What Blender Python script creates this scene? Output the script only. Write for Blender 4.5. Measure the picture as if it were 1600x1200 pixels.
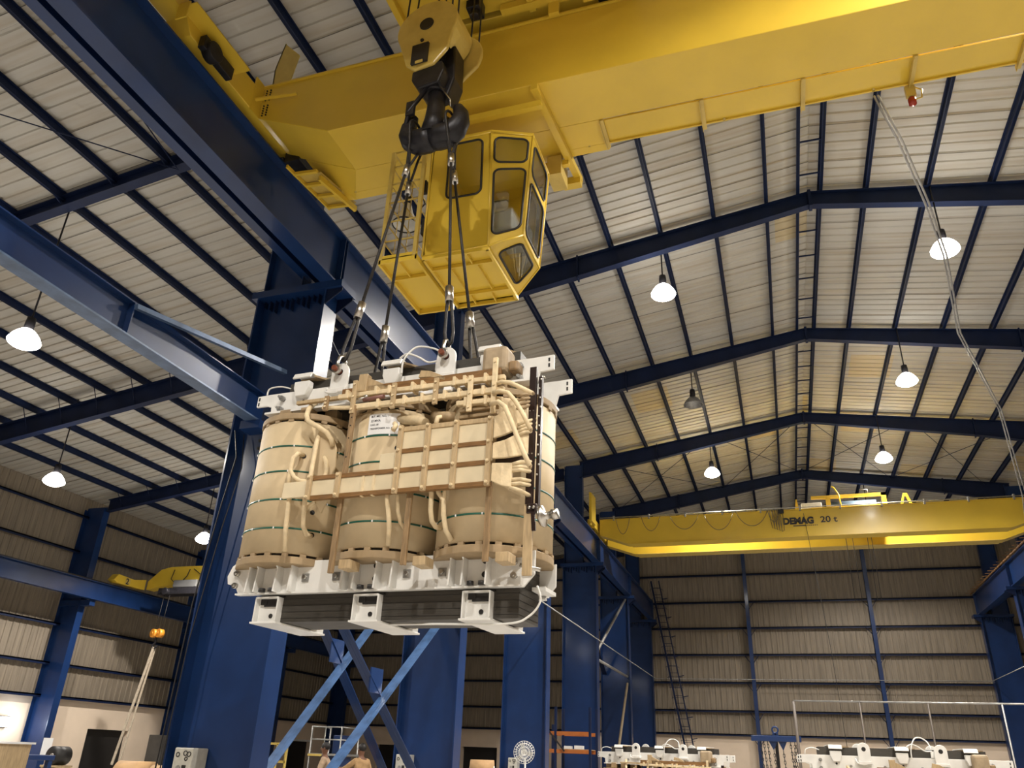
import bpy, bmesh, math, random
from mathutils import Vector, Matrix
random.seed(7)
for o in list(bpy.data.objects): bpy.data.objects.remove(o)
SC = bpy.context.scene
COL = SC.collection
EYE = 2.04         # all coordinates below are measured from the photographer's eye; everything is lifted by EYE at the end
# ---------------------------------------------------------------- camera
YAW, PIT, ROL, FPX = -0.329857, 0.446575, 0.038468, 1221.77
cy, sy, cp, sp, cr_, sr_ = math.cos(YAW), math.sin(YAW), math.cos(PIT), math.sin(PIT), math.cos(ROL), math.sin(ROL)
FWD = Vector((sy*cp, cy*cp, sp)); r0 = Vector((cy, -sy, 0)); u0 = r0.cross(FWD)
RGT = cr_*r0 + sr_*u0; UPV = -sr_*r0 + cr_*u0
cam_d = bpy.data.cameras.new('camera'); cam = bpy.data.objects.new('camera', cam_d); COL.objects.link(cam)
m = Matrix((RGT, UPV, -FWD)).transposed().to_4x4(); cam.matrix_world = m
cam_d.sensor_width = 36; cam_d.lens = FPX*36/1600; cam_d.clip_start = .05; cam_d.clip_end = 200
SC.camera = cam
# ---------------------------------------------------------------- world and exposure
w = bpy.data.worlds.new('night'); SC.world = w; w.use_nodes = True
w.node_tree.nodes['Background'].inputs[0].default_value = (.5, .6, .8, 1)
w.node_tree.nodes['Background'].inputs[1].default_value = .02
SC.view_settings.view_transform = 'Standard'; SC.view_settings.look = 'None'
SC.view_settings.gamma = 1; SC.view_settings.use_curve_mapping = False
SC.view_settings.exposure = 0.27
LAMP_W = 4300.0
LAMP_COL = (1, .935, .85)
# ---------------------------------------------------------------- helpers
ORG = {}
def V(*a): return Vector(a)
class MB:
    def __init__(s): s.bm = bmesh.new()
    def hull8(s, c):
        v = [s.bm.verts.new(p) for p in c]
        for f in ((0,3,2,1),(4,5,6,7),(0,1,5,4),(1,2,6,5),(2,3,7,6),(3,0,4,7)): s.bm.faces.new([v[i] for i in f])
        return s
    def box(s, x0, x1, y0, y1, z0, z1):
        return s.hull8([(x0,y0,z0),(x1,y0,z0),(x1,y1,z0),(x0,y1,z0),(x0,y0,z1),(x1,y0,z1),(x1,y1,z1),(x0,y1,z1)])
    def beam(s, p, q, wd, ht, up=(0,0,1)):
        p, q, up = Vector(p), Vector(q), Vector(up); d = (q-p).normalized()
        a = d.cross(up)
        if a.length < 1e-4: a = d.cross(Vector((1,0,0)))
        a.normalize(); b = a.cross(d).normalized(); a = a*wd/2; b = b*ht/2
        return s.hull8([p-a-b, p+a-b, q+a-b, q-a-b, p-a+b, p+a+b, q+a+b, q-a+b])
    def prism(s, pts, ext):
        ext = Vector(ext); a = [s.bm.verts.new(p) for p in pts]; b = [s.bm.verts.new(Vector(p)+ext) for p in pts]
        n = len(pts); s.bm.faces.new(a[::-1]); s.bm.faces.new(b)
        for i in range(n): s.bm.faces.new([a[i], a[(i+1)%n], b[(i+1)%n], b[i]])
        return s
    def tube(s, pts, r, n=8, cap=True, closed=False):
        pts = [Vector(p) for p in pts]; N = len(pts); R = r if isinstance(r, (list, tuple)) else [r]*N
        rings = []; prev = None
        for i, p in enumerate(pts):
            if closed: t = pts[(i+1)%N]-pts[i-1]
            else: t = pts[min(i+1,N-1)]-pts[max(i-1,0)]
            if t.length < 1e-9: t = Vector((0,0,1))
            t.normalize()
            if prev is None:
                a = t.orthogonal().normalized()
            else:
                a = prev - t*prev.dot(t)
                a = a.normalized() if a.length > 1e-6 else t.orthogonal().normalized()
            prev = a; b = t.cross(a)
            rings.append([s.bm.verts.new(p + (a*math.cos(2*math.pi*k/n)+b*math.sin(2*math.pi*k/n))*R[i]) for k in range(n)])
        M = N if closed else N-1
        for i in range(M):
            A, B_ = rings[i], rings[(i+1)%N]
            for k in range(n):
                f = s.bm.faces.new([A[k], A[(k+1)%n], B_[(k+1)%n], B_[k]]); f.smooth = True
        if cap and not closed:
            s.bm.faces.new(rings[0][::-1]); s.bm.faces.new(rings[-1])
        return s
    def cyl(s, p, q, r, n=16, r2=None):
        p, q = Vector(p), Vector(q); return s.tube([p, q], [r, r if r2 is None else r2], n)
    def lathe(s, prof, c=(0,0,0), ax=(0,0,1), n=24, smooth=True):
        c, ax = Vector(c), Vector(ax).normalized(); a = ax.orthogonal().normalized(); b = ax.cross(a); rings = []
        for r, h in prof:
            rings.append([s.bm.verts.new(c+ax*h+(a*math.cos(2*math.pi*k/n)+b*math.sin(2*math.pi*k/n))*max(r,1e-4)) for k in range(n)])
        for i in range(len(prof)-1):
            for k in range(n):
                f = s.bm.faces.new([rings[i][k], rings[i][(k+1)%n], rings[i+1][(k+1)%n], rings[i+1][k]]); f.smooth = smooth
        return s
    def ibeam(s, p, q, d, bf, tf, tw, up=(0,0,1), flip=0):
        """I section centred on line p-q; d = total depth along up"""
        p, q, up = Vector(p), Vector(q), Vector(up).normalized()
        t = (q-p).normalized(); side = t.cross(up).normalized(); up = side.cross(t).normalized()
        for sg in (1, -1):
            o = up*(sg*(d-tf)/2); s.beam(p+o, q+o, bf, tf, up)
        s.beam(p, q, tw, d-2*tf, up); return s
    def sphere(s, c, r, n=12, sc=(1,1,1)):
        mt = Matrix.Translation(c) @ Matrix.Diagonal((r*sc[0], r*sc[1], r*sc[2], 1))
        g = bmesh.ops.create_uvsphere(s.bm, u_segments=n, v_segments=max(6,n*2//3), radius=1, matrix=mt)
        for v in g['verts']:
            for f in v.link_faces: f.smooth = True
        return s
    def out(s, name, mat, parent=None, bevel=0, rec=True):
        if rec: bmesh.ops.recalc_face_normals(s.bm, faces=s.bm.faces)
        me = bpy.data.meshes.new(name); o = bpy.data.objects.new(name, me); COL.objects.link(o)
        if parent is not None:
            off = ORG.get(parent.name, Vector((0,0,0)))
            if off.length: bmesh.ops.translate(s.bm, verts=s.bm.verts, vec=-off)
            ORG[o.name] = off
            o.parent = parent
        elif parent is None:
            vs = s.bm.verts; xs = [v.co.x for v in vs]; ys = [v.co.y for v in vs]; zs = [v.co.z for v in vs]
            c = Vector(((min(xs)+max(xs))/2, (min(ys)+max(ys))/2, min(zs)))
            bmesh.ops.translate(s.bm, verts=vs, vec=-c); o.location = c
        s.bm.to_mesh(me); s.bm.free(); me.materials.append(mat)
        if bevel:
            md = o.modifiers.new('b', 'BEVEL'); md.width = bevel; md.segments = 2; md.limit_method = 'ANGLE'
        return o
def split_out(b, name, mat, parent=None, bevel=0, tagargs=None):
    """every loose piece of the builder becomes an object of its own"""
    bm = b.bm; seen = set(); bm.verts.ensure_lookup_table(); outl = []
    for v in bm.verts:
        if v in seen: continue
        st = [v]; seen.add(v); isl = []
        while st:
            x = st.pop(); isl.append(x)
            for e in x.link_edges:
                y = e.other_vert(x)
                if y not in seen: seen.add(y); st.append(y)
        nb = MB(); mp = {x: nb.bm.verts.new(x.co) for x in isl}; fs = set(f for x in isl for f in x.link_faces)
        for f in fs:
            nf = nb.bm.faces.new([mp[x] for x in f.verts]); nf.smooth = f.smooth
        o = nb.out(name, mat, parent, bevel)
        if tagargs: tag(o, *tagargs)
        outl.append(o)
    bm.free(); return outl
def tag(o, label, cat, group=None, kind=None):
    if kind: o['kind'] = kind; return o
    o['label'] = label; o['category'] = cat
    if group: o['group'] = group
    return o
def struct(o): o['kind'] = 'structure'; return o
def thing(name, label, cat, loc=(0,0,0), group=None, absolute=True):
    """Empty at the thing's base; absolute=True: children are given in the hall's coordinates"""
    o = bpy.data.objects.new(name, None); COL.objects.link(o); o.location = loc; o.empty_display_size = .2
    if absolute: ORG[o.name] = Vector(loc)
    tag(o, label, cat, group); return o
def copy_tree(o, parent=None):
    c = o.copy(); COL.objects.link(c); c.parent = parent
    for ch in [x for x in COL.objects if x.parent == o]: copy_tree(ch, c)
    return c
# ---------------------------------------------------------------- materials
def mat(name, col, rough=.5, metal=0, var=.12, scale=3, bump=0, coat=0, vcol=None, stretch=None, spec=.5):
    m = bpy.data.materials.new(name); m.use_nodes = True; nt = m.node_tree; b = nt.nodes['Principled BSDF']
    b.inputs['Roughness'].default_value = rough; b.inputs['Metallic'].default_value = metal
    b.inputs['Coat Weight'].default_value = coat; b.inputs['Coat Roughness'].default_value = .12
    b.inputs['Specular IOR Level'].default_value = spec
    tc = nt.nodes.new('ShaderNodeTexCoord'); nz = nt.nodes.new('ShaderNodeTexNoise'); nz.inputs['Scale'].default_value = scale
    nz.inputs['Detail'].default_value = 5
    if stretch:
        mp = nt.nodes.new('ShaderNodeMapping'); mp.inputs['Scale'].default_value = stretch
        nt.links.new(tc.outputs['Object'], mp.inputs[0]); nt.links.new(mp.outputs[0], nz.inputs['Vector'])
    else: nt.links.new(tc.outputs['Object'], nz.inputs['Vector'])
    mx = nt.nodes.new('ShaderNodeMix'); mx.data_type = 'RGBA'
    c2 = vcol or [c*(1-2.2*var) for c in col]
    rp = nt.nodes.new('ShaderNodeMapRange'); rp.inputs[1].default_value = .35; rp.inputs[2].default_value = .7
    nt.links.new(nz.outputs[0], rp.inputs[0]); nt.links.new(rp.outputs[0], mx.inputs[0])
    mx.inputs[6].default_value = (*col, 1); mx.inputs[7].default_value = (*[max(0,c) for c in c2], 1)
    nt.links.new(mx.outputs[2], b.inputs['Base Color'])
    if bump:
        bp = nt.nodes.new('ShaderNodeBump'); bp.inputs['Strength'].default_value = bump; bp.inputs['Distance'].default_value = .02
        nt.links.new(nz.outputs[0], bp.inputs['Height']); nt.links.new(bp.outputs[0], b.inputs['Normal'])
    return m
def emis(name, col, st):
    m = bpy.data.materials.new(name); m.use_nodes = True; nt = m.node_tree; nt.nodes.clear()
    e = nt.nodes.new('ShaderNodeEmission'); e.inputs[0].default_value = (*col,1); e.inputs[1].default_value = st
    o = nt.nodes.new('ShaderNodeOutputMaterial'); nt.links.new(e.outputs[0], o.inputs[0]); return m
BLUE = mat('blue_gloss_paint', (.0085,.033,.125), .34, 0, .14, 1.2, .04, .30, spec=.3)
NAVY = mat('dark_blue_roof_paint', (.006,.015,.055), .5, 0, .15, 1.5, spec=.25)
STEELB = mat('greyed_blue_steel', (.10,.16,.28), .4, .2, .2, 4)
YEL = mat('crane_yellow_paint', (.70,.485,.045), .36, 0, .05, 1.1, .03, .18)
YELD = mat('worn_yellow_paint', (.60,.45,.11), .42, 0, .14, 5, .08, .15, vcol=(.50,.36,.08))
WHITE = mat('white_enamel', (.80,.80,.775), .38, 0, .05, 6, .03, .2)
PRESS = mat('pressboard_beige', (.60,.475,.295), .62, 0, .05, 7, .02)
PRESSL = mat('pressboard_light', (.70,.60,.41), .6, 0, .04, 7)
PRESSD = mat('pressboard_tan', (.36,.26,.145), .62, 0, .10, 8, .03)
CREPE = mat('crepe_paper_wrap', (.74,.60,.38), .7, 0, .08, 20, .25)
BROWN = mat('brown_laminate', (.25,.13,.045), .45, 0, .18, 9, .03, .1, stretch=(1,6,6))
WOOD = mat('densified_wood', (.32,.21,.105), .5, 0, .2, 12, .05, stretch=(4,4,.6))
WOODP = mat('pale_wood', (.50,.37,.21), .5, 0, .12, 12, .05, stretch=(4,4,.6))
CORE = mat('core_steel_laminations', (.070,.064,.055), .5, .3, .2, 30, .1, stretch=(.3,1,14))
BAKE = mat('dark_bakelite', (.022,.010,.008), .3, 0, .15, 8, 0, .3)
GREEN = mat('green_strap', (.010,.11,.075), .4)
BLACK = mat('black_rubber', (.014,.013,.013), .5)
ROPE = mat('greased_wire_rope', (.030,.027,.026), .5, .3, .3, 60, .3)
STEEL = mat('bare_steel', (.62,.60,.56), .3, 1, .12, 12, .05)
GALV = mat('galvanised_steel', (.42,.42,.41), .42, .7, .15, 8)
RUST = mat('rusty_pin', (.20,.055,.025), .6, .2, .2, 20)
FORGE = mat('forged_black_iron', (.022,.021,.026), .42, .4, .25, 9, .1)
BRICK = mat('cream_plaster', (.80,.66,.52), .8, 0, .04, 1.2, .03)
CONC = mat('concrete_floor', (.50,.475,.44), .55, 0, .15, .6, .02)
DARK = mat('dark_opening', (.012,.010,.009), .7)
PAPER = mat('white_paper', (.82,.83,.84), .5, 0, .02)
INK = mat('black_ink', (.03,.03,.035), .5)
ORANGE = mat('orange_rack_paint', (.42,.13,.03), .4)
GREYP = mat('grey_control_panel', (.55,.54,.48), .4, 0, .08, 12)
SKIN = mat('brown_skin', (.17,.075,.04), .55)
HAIR = mat('black_hair', (.012,.010,.010), .6)
KHAKI = mat('khaki_cloth', (.42,.30,.20), .85, 0, .12, 14, .1)
TROUS = mat('dark_trousers', (.05,.045,.05), .85)
CARD = mat('cardboard', (.50,.31,.15), .75, 0, .1, 6)
SLINGW = mat('dusty_web_sling', (.55,.47,.36), .8, 0, .15, 12)
def sheet_mat():
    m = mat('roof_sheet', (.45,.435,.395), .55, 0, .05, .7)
    nt = m.node_tree; b = nt.nodes['Principled BSDF']; tc = nt.nodes.new('ShaderNodeTexCoord')
    mp = nt.nodes.new('ShaderNodeMapping'); mp.inputs['Scale'].default_value = (1/1.42, 1/1.9, 0)
    fl = nt.nodes.new('ShaderNodeVectorMath'); fl.operation = 'FLOOR'
    wn = nt.nodes.new('ShaderNodeTexWhiteNoise'); wn.noise_dimensions = '2D'
    nt.links.new(tc.outputs['Object'], mp.inputs[0]); nt.links.new(mp.outputs[0], fl.inputs[0]); nt.links.new(fl.outputs[0], wn.inputs['Vector'])
    gt = nt.nodes.new('ShaderNodeMath'); gt.operation = 'GREATER_THAN'; gt.inputs[1].default_value = .94
    nt.links.new(wn.outputs[0], gt.inputs[0])
    ml = nt.nodes.new('ShaderNodeMath'); ml.operation = 'MULTIPLY'; ml.inputs[1].default_value = .6; nt.links.new(gt.outputs[0], ml.inputs[0])
    mx = nt.nodes.new('ShaderNodeMix'); mx.data_type = 'RGBA'; nt.links.new(ml.outputs[0], mx.inputs[0])
    old = b.inputs['Base Color'].links[0].from_socket
    # rusty/dirty streaks running down the slope
    nz = nt.nodes.new('ShaderNodeTexNoise'); nz.inputs['Scale'].default_value = 1; mp2 = nt.nodes.new('ShaderNodeMapping'); mp2.inputs['Scale'].default_value = (.3, 5.5, 1)
    nt.links.new(tc.outputs['Object'], mp2.inputs[0]); nt.links.new(mp2.outputs[0], nz.inputs['Vector'])
    mr = nt.nodes.new('ShaderNodeMapRange'); mr.inputs[1].default_value = .45; mr.inputs[2].default_value = .75; mr.inputs[4].default_value = .6
    nt.links.new(nz.outputs[0], mr.inputs[0])
    m2 = nt.nodes.new('ShaderNodeMix'); m2.data_type = 'RGBA'; nt.links.new(mr.outputs[0], m2.inputs[0]); nt.links.new(old, m2.inputs[6]); m2.inputs[7].default_value = (.33,.27,.19,1)
    nt.links.new(m2.outputs[2], mx.inputs[6]); mx.inputs[7].default_value = (.50,.38,.17,1)
    nt.links.new(mx.outputs[2], b.inputs['Base Color']); return m
SHEET = sheet_mat()
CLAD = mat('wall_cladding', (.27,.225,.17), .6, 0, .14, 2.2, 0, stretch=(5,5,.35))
def glass_mat():
    m = bpy.data.materials.new('cab_glass'); m.use_nodes = True; nt = m.node_tree; b = nt.nodes['Principled BSDF']
    b.inputs['Base Color'].default_value = (.75,.78,.74,1); b.inputs['Roughness'].default_value = .04
    b.inputs['Transmission Weight'].default_value = 1; b.inputs['IOR'].default_value = 1.12; b.inputs['Alpha'].default_value = .55
    return m
GLASS = glass_mat()
BULB = emis('lit_lamp_glow', (1,.94,.84), 32)
# ---------------------------------------------------------------- hall geometry
FR = [10.55 + 7.52*k for k in range(6)]           # frame lines 10.55 .. 48.15
RX, RZ, SL = 1.95, 14.05, .15                      # ridge position, sheet height, slope
YN, YF = -12.0, 48.6
XL, XR = -28.0, 22.0
def zs(x): return RZ - SL*abs(x-RX)
FLO = -EYE
# floor
struct(MB().box(XL-.3, XR+.3, YN-.3, YF+.3, FLO-.3, FLO).out('floor', CONC))
# corrugated roof sheets (ribs run down the slope)
def corrugated(along0, along1, pitch, rib, prof):
    """returns list of (pos, height)"""
    out = []; n = int((along1-along0)/pitch)
    for i in range(n):
        a = along0+i*pitch
        out += [(a, 0), (a+pitch*.70, 0), (a+pitch*.76, rib), (a+pitch*.94, rib)]
    out.append((along1, 0)); return out
def roof(x0, x1, name):
    bm = bmesh.new(); pr = corrugated(YN, YF+.1, .33, .035, 0)
    A = [bm.verts.new((x0, y, zs(x0)+h)) for y, h in pr]; B_ = [bm.verts.new((x1, y, zs(x1)+h)) for y, h in pr]
    for i in range(len(pr)-1): bm.faces.new([A[i], B_[i], B_[i+1], A[i+1]])
    for i in range(0, len(pr)-4, 16):      # lap seams between sheets
        y = pr[i][0]; lp = [bm.verts.new(p) for p in ((x0,y-.005,zs(x0)-.004),(x1,y-.005,zs(x1)-.004),(x1,y+.005,zs(x1)-.004),(x0,y+.005,zs(x0)-.004))]; f = bm.faces.new(lp); f.material_index = 1
    b = MB(); b.bm = bm; o = b.out(name, SHEET, rec=False); o.data.materials.append(bpy.data.materials['seam'] if 'seam' in bpy.data.materials else mat('seam', (.16,.15,.13), .7))
    sd = o.modifiers.new('t', 'SOLIDIFY'); sd.thickness = .02; sd.offset = 1
    return struct(o)
roof(XL-.2, RX, 'ceiling'); roof(XR+.2, RX, 'ceiling')
def cladding(p, q, z0, ztop, name, n_in):
    """ribbed wall from p to q (xy); ztop is a function of position"""
    p, q = Vector(p), Vector(q); d = (q-p); L = d.length; d.normalize(); n_in = Vector(n_in)
    bm = bmesh.new(); pr = corrugated(0, L, .30, .03, 0); A = []; B_ = []
    for a, h in pr:
        c = p+d*a+n_in*h; A.append(bm.verts.new((c.x, c.y, z0))); B_.append(bm.verts.new((c.x, c.y, ztop(c))))
    for i in range(len(pr)-1): bm.faces.new([A[i], A[i+1], B_[i+1], B_[i]])
    b = MB(); b.bm = bm; o = b.out(name, CLAD, rec=False)
    sd = o.modifiers.new('t', 'SOLIDIFY'); sd.thickness = .02; sd.offset = 0
    return struct(o)
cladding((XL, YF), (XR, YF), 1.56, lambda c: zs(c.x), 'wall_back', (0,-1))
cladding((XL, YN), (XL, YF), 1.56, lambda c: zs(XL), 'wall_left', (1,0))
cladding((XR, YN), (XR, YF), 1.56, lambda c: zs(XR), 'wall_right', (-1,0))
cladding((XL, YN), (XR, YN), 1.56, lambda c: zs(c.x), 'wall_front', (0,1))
# plastered brick dado, holed by dark shop doors
def dado(p0, p1, fixed, axis, doors, name, sgn):
    b = MB(); z0, z1 = FLO, 1.56; t0, t1 = (fixed, fixed+sgn*.3)
    def seg(a0, a1, zz0, zz1):
        if axis == 'x': b.box(a0, a1, min(t0,t1), max(t0,t1), zz0, zz1)
        else: b.box(min(t0,t1), max(t0,t1), a0, a1, zz0, zz1)
    cur = p0
    for a0, a1, zt in doors:
        seg(cur, a0, z0, z1); seg(a0, a1, zt, z1); cur = a1
    seg(cur, p1, z0, z1); struct(b.out(name, BRICK))
    for i, (a0, a1, zt) in enumerate(doors):
        m_ = MB(); o_ = sgn*.26
        if axis == 'x': m_.box(a0, a1, min(fixed+o_, fixed+o_+sgn*.03), max(fixed+o_, fixed+o_+sgn*.03), z0, zt)
        else: m_.box(min(fixed+o_, fixed+o_+sgn*.03), max(fixed+o_, fixed+o_+sgn*.03), a0, a1, z0, zt)
        DN[0] += 1; struct(m_.out('door_%d' % DN[0], DARK))
DN = [0]
dado(YN, YF, XL, 'y', [(28.6,31.0,.52),(43.9,46.3,.50)], 'wall_left', -1)
dado(XL, XR, YF, 'x', [(-24.6,-22.6,.52),(-18.9,-16.7,.56)], 'wall_back', 1)
dado(YN, YF, XR, 'y', [], 'wall_right', 1)
dado(XL, XR, YN, 'x', [], 'wall_front', -1)
# door trims
for (a0,a1,zt) in [(43.9,46.3,.50)]:
    b = MB(); b.box(XL, XL+.05, a0-.1, a0, FLO, zt+.1).box(XL, XL+.05, a1, a1+.1, FLO, zt+.1).box(XL, XL+.05, a0, a1, zt, zt+.1); struct(b.out('trim_1', WHITE))
# girts on the walls
ORD = ['lowest','second lowest','third lowest','fourth lowest','fifth lowest','sixth lowest','seventh lowest','eighth lowest','topmost']
GZ = [1.60, 2.80, 4.28, 5.77, 7.23, 8.70, 10.28]
for i, z in enumerate(GZ):
    b = MB(); b.box(XL+.25, XR-.2, YF-.26, YF-.05, z, z+.05).box(XL+.25, XR-.2, YF-.26, YF-.235, z-.07, z+.05)
    tag(b.out('wall_girt', NAVY), 'long dark blue girt across the far end wall, %s of them' % ORD[i], 'girt', 'girts on the far end wall')
for i, z in enumerate(GZ[:6]):
    b = MB(); b.box(XL+.05, XL+.25, YN, YF-.3, z, z+.05).box(XL+.225, XL+.25, YN, YF-.3, z-.07, z+.05)
    tag(b.out('wall_girt', NAVY), 'dark girt along the left aisle wall, %s of them' % ORD[i], 'girt', 'girts on the left aisle wall')
# end wall wind posts
for i, (x, lab) in enumerate([(-1.62,'left'), (4.93,'right')]):
    b = MB(); b.ibeam((x, YF-.42, FLO), (x, YF-.42, zs(x)-.5), .3, .2, .02, .012, up=(0,1,0))
    t = thing('wind_post', 'slim blue post on the far end wall, %s of two under the yellow crane' % lab, 'post', (x, YF-.42, FLO), 'wind posts of the end wall')
    b.out('post_shaft', BLUE, t)
    g = MB()
    for z in GZ[:6]:
        for s in (-1, 1): g.tube([(x+s*.1, YF-.5, z-.45), (x+s*.4, YF-.26, z-.02)], .018, 5)
    split_out(g, 'knee_brace', NAVY, t)
# ---------------------------------------------------------------- purlins
PX = [1.68, 2.24] + [.86,-.54,-2.0,-3.39,-4.85] + [-6.27-1.42*k for k in range(15)] + [3.34+1.41*k for k in range(13)]
def purlin_bm(x, s):
    b = MB(); z = zs(x)-.012; d = .20
    b.box(x-.012, x+.012, YN, YF, z-d, z); b.box(x-.05 if s < 0 else x, x if s < 0 else x+.05, YN, YF, z-d, z-d+.012); b.box(x, x+.06, YN, YF, z-.014, z-.002) if s < 0 else b.box(x-.06, x, YN, YF, z-.014, z-.002)
    b.box(x-.035, x+.035, YN, YF, z-d, z-d+.01)
    return b
NUM = ['first','second','third','fourth','fifth','sixth','seventh','eighth','ninth','tenth','eleventh','twelfth','thirteenth','fourteenth','fifteenth','sixteenth','seventeenth','eighteenth','nineteenth','twentieth','twenty-first','twenty-second']
lefts = sorted([x for x in PX if x < RX], reverse=True); rights = sorted([x for x in PX if x > RX])
proto = {}
for side, lst, s in (('left', lefts, -1), ('right', rights, 1)):
    for i, x in enumerate(lst):
        if side not in proto:
            o = purlin_bm(0, s); z = zs(0); o = o.out('roof_purlin', NAVY); proto[side] = (o, o.location.copy(), z); oo = o
        else:
            oo = proto[side][0].copy(); COL.objects.link(oo)
        base = proto[side]; oo.location = base[1] + Vector((x, 0, zs(x)-base[2]))
        tag(oo, 'dark blue roof purlin under the ribbed sheets, %s to the %s of the ridge' % (NUM[i], side), 'purlin', 'roof purlins')
# ridge spacer ladder
b = MB()
y = YN+.5
while y < YF: b.beam((1.68, y, zs(1.68)-.18), (2.24, y, zs(2.24)-.18), .035, .035); y += 1.25
split_out(b, 'ridge_spacer_bar', NAVY, None, 0, ('short navy spacer bar between the twin purlins under the roof ridge', 'spacer bar', 'ridge spacer bars'))
# ---------------------------------------------------------------- frames: rafters
CX0, CX1 = -8.62, -7.16        # left crane column
RC0, RC1 = 10.15, 11.61        # right crane column
def rafter(y, k):
    t = thing('roof_rafter', 'deep tapered blue rafter over the main hall, %s counted from the far end' % NUM[5-k], 'rafter', (RX, y, 13.4), 'main hall rafters')
    for s, x1 in ((-1, -7.9), (1, 11.0)):
        top = lambda x: zs(x)-.22
        xm = RX + s*6.3; xe = x1
        bot = [(RX, 13.42), (xm, 12.25), (xe, 11.62)]
        pts = [(RX, top(RX))] + [(xe, top(xe))] + [(x, z) for x, z in bot[::-1]]
        w_ = MB(); w_.prism([(x, y-.008, z) for x, z in pts], (0,.016,0)); w_.out('web', NAVY, t)
        f_ = MB()
        for (a, c_) in ((bot[0], bot[1]), (bot[1], bot[2])): f_.beam((a[0], y, a[1]), (c_[0], y, c_[1]), .22, .02)
        f_.out('bottom_flange', NAVY, t)
        f_ = MB(); f_.beam((RX, y, top(RX)), (xe, y, top(xe)), .22, .02); f_.out('top_flange', NAVY, t)
        sp_ = MB(); 
        for xx in (RX+s*.02, xm): sp_.box(xx-.02, xx+.02, y-.13, y+.13, (13.36 if xx != xm else 12.18), top(xx)+.05)
        split_out(sp_, 'splice_plate', NAVY, t)
rows = {0:10.55}
for k, y in enumerate(FR): rafter(y, k)
# aisle rafters
def aisle_rafter(y, k, xb, d):
    t = thing('aisle_rafter', 'dark blue rafter over the left aisle, %s counted from the camera' % NUM[k], 'rafter', (-18, y, 10), 'left aisle rafters')
    x0, z0, x1, z1 = xb; sl = (z1-z0)/(x1-x0); f = lambda x: z0+sl*(x-x0)
    xa, xz = (-8.64, -26.87)
    w_ = MB(); w_.prism([(xa, y-.008, f(xa)), (xz, y-.008, f(xz)), (xz, y-.008, f(xz)+d), (xa, y-.008, f(xa)+d)], (0,.016,0)); w_.out('web', NAVY, t)
    w_ = MB(); w_.beam((xa, y, f(xa)), (xz, y, f(xz)), .24, .025); w_.out('bottom_flange', NAVY, t)
    w_ = MB(); w_.beam((xa, y, f(xa)+d), (xz, y, f(xz)+d), .24, .025); w_.out('top_flange', NAVY, t)
    kb = MB(); x = -10.5
    while x > XL+1:
        for s in (-1, 1): kb.tube([(x, y, f(x)+.06), (x, y+s*.45, zs(x)-.22)], .014, 5)
        x -= 1.42
    split_out(kb, 'knee_brace', NAVY, t)
aisle_rafter(FR[0], 0, (-15.8,10.95,-11.62,11.58), .32)
aisle_rafter(FR[1], 1, (-24.4,9.02,-16.85,10.12), .66)
for k in (2,3,4,5): aisle_rafter(FR[k] if k < 5 else FR[k]-.2, k, (-21.5,9.72,-15,10.66), .5)
# bracing rods under the roof
b = MB()
for k in (3,):
    for xa, xb_ in ((-7.5,-2),(-2,1.9),(1.9,6),(6,10)):
        for f_ in (0,1):
            ya, yb = FR[k], FR[k+1]
            if f_: ya, yb = yb, ya
            b.tube([(xa, ya, zs(xa)-.3), (xb_, yb, zs(xb_)-.3)], .014, 5)
split_out(b, 'tie_rod', NAVY, None, 0, ('thin crossing tie rod under the roof in the second last bay', 'tie rod', 'roof tie rods'))
b = MB(); b.tube([(-11.6, 10.5, 11.5), (-10.55, 5.4, 11.6), (-9.3, 3.2, 11.9)], .014, 5).tube([(-11.6,10.5,11.5),(-16,5,10.9)], .014, 5).tube([(-16,10.4,11.0),(-22,3.2,9.9)], .014, 5)
split_out(b, 'tie_rod', NAVY, None, 0, ('thin dark tie rod below the aisle roof at upper left', 'tie rod', 'aisle tie rods'))
b = MB(); b.tube([(-6.1, 8.0, 13.0),(-7.65, 10.05, 13.0),(-8.2,10.7,13.0)], .010, 5)
tag(b.out('roof_tie_wire', NAVY), 'thin dark wire below the roof left of the hook block', 'wire')
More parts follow.
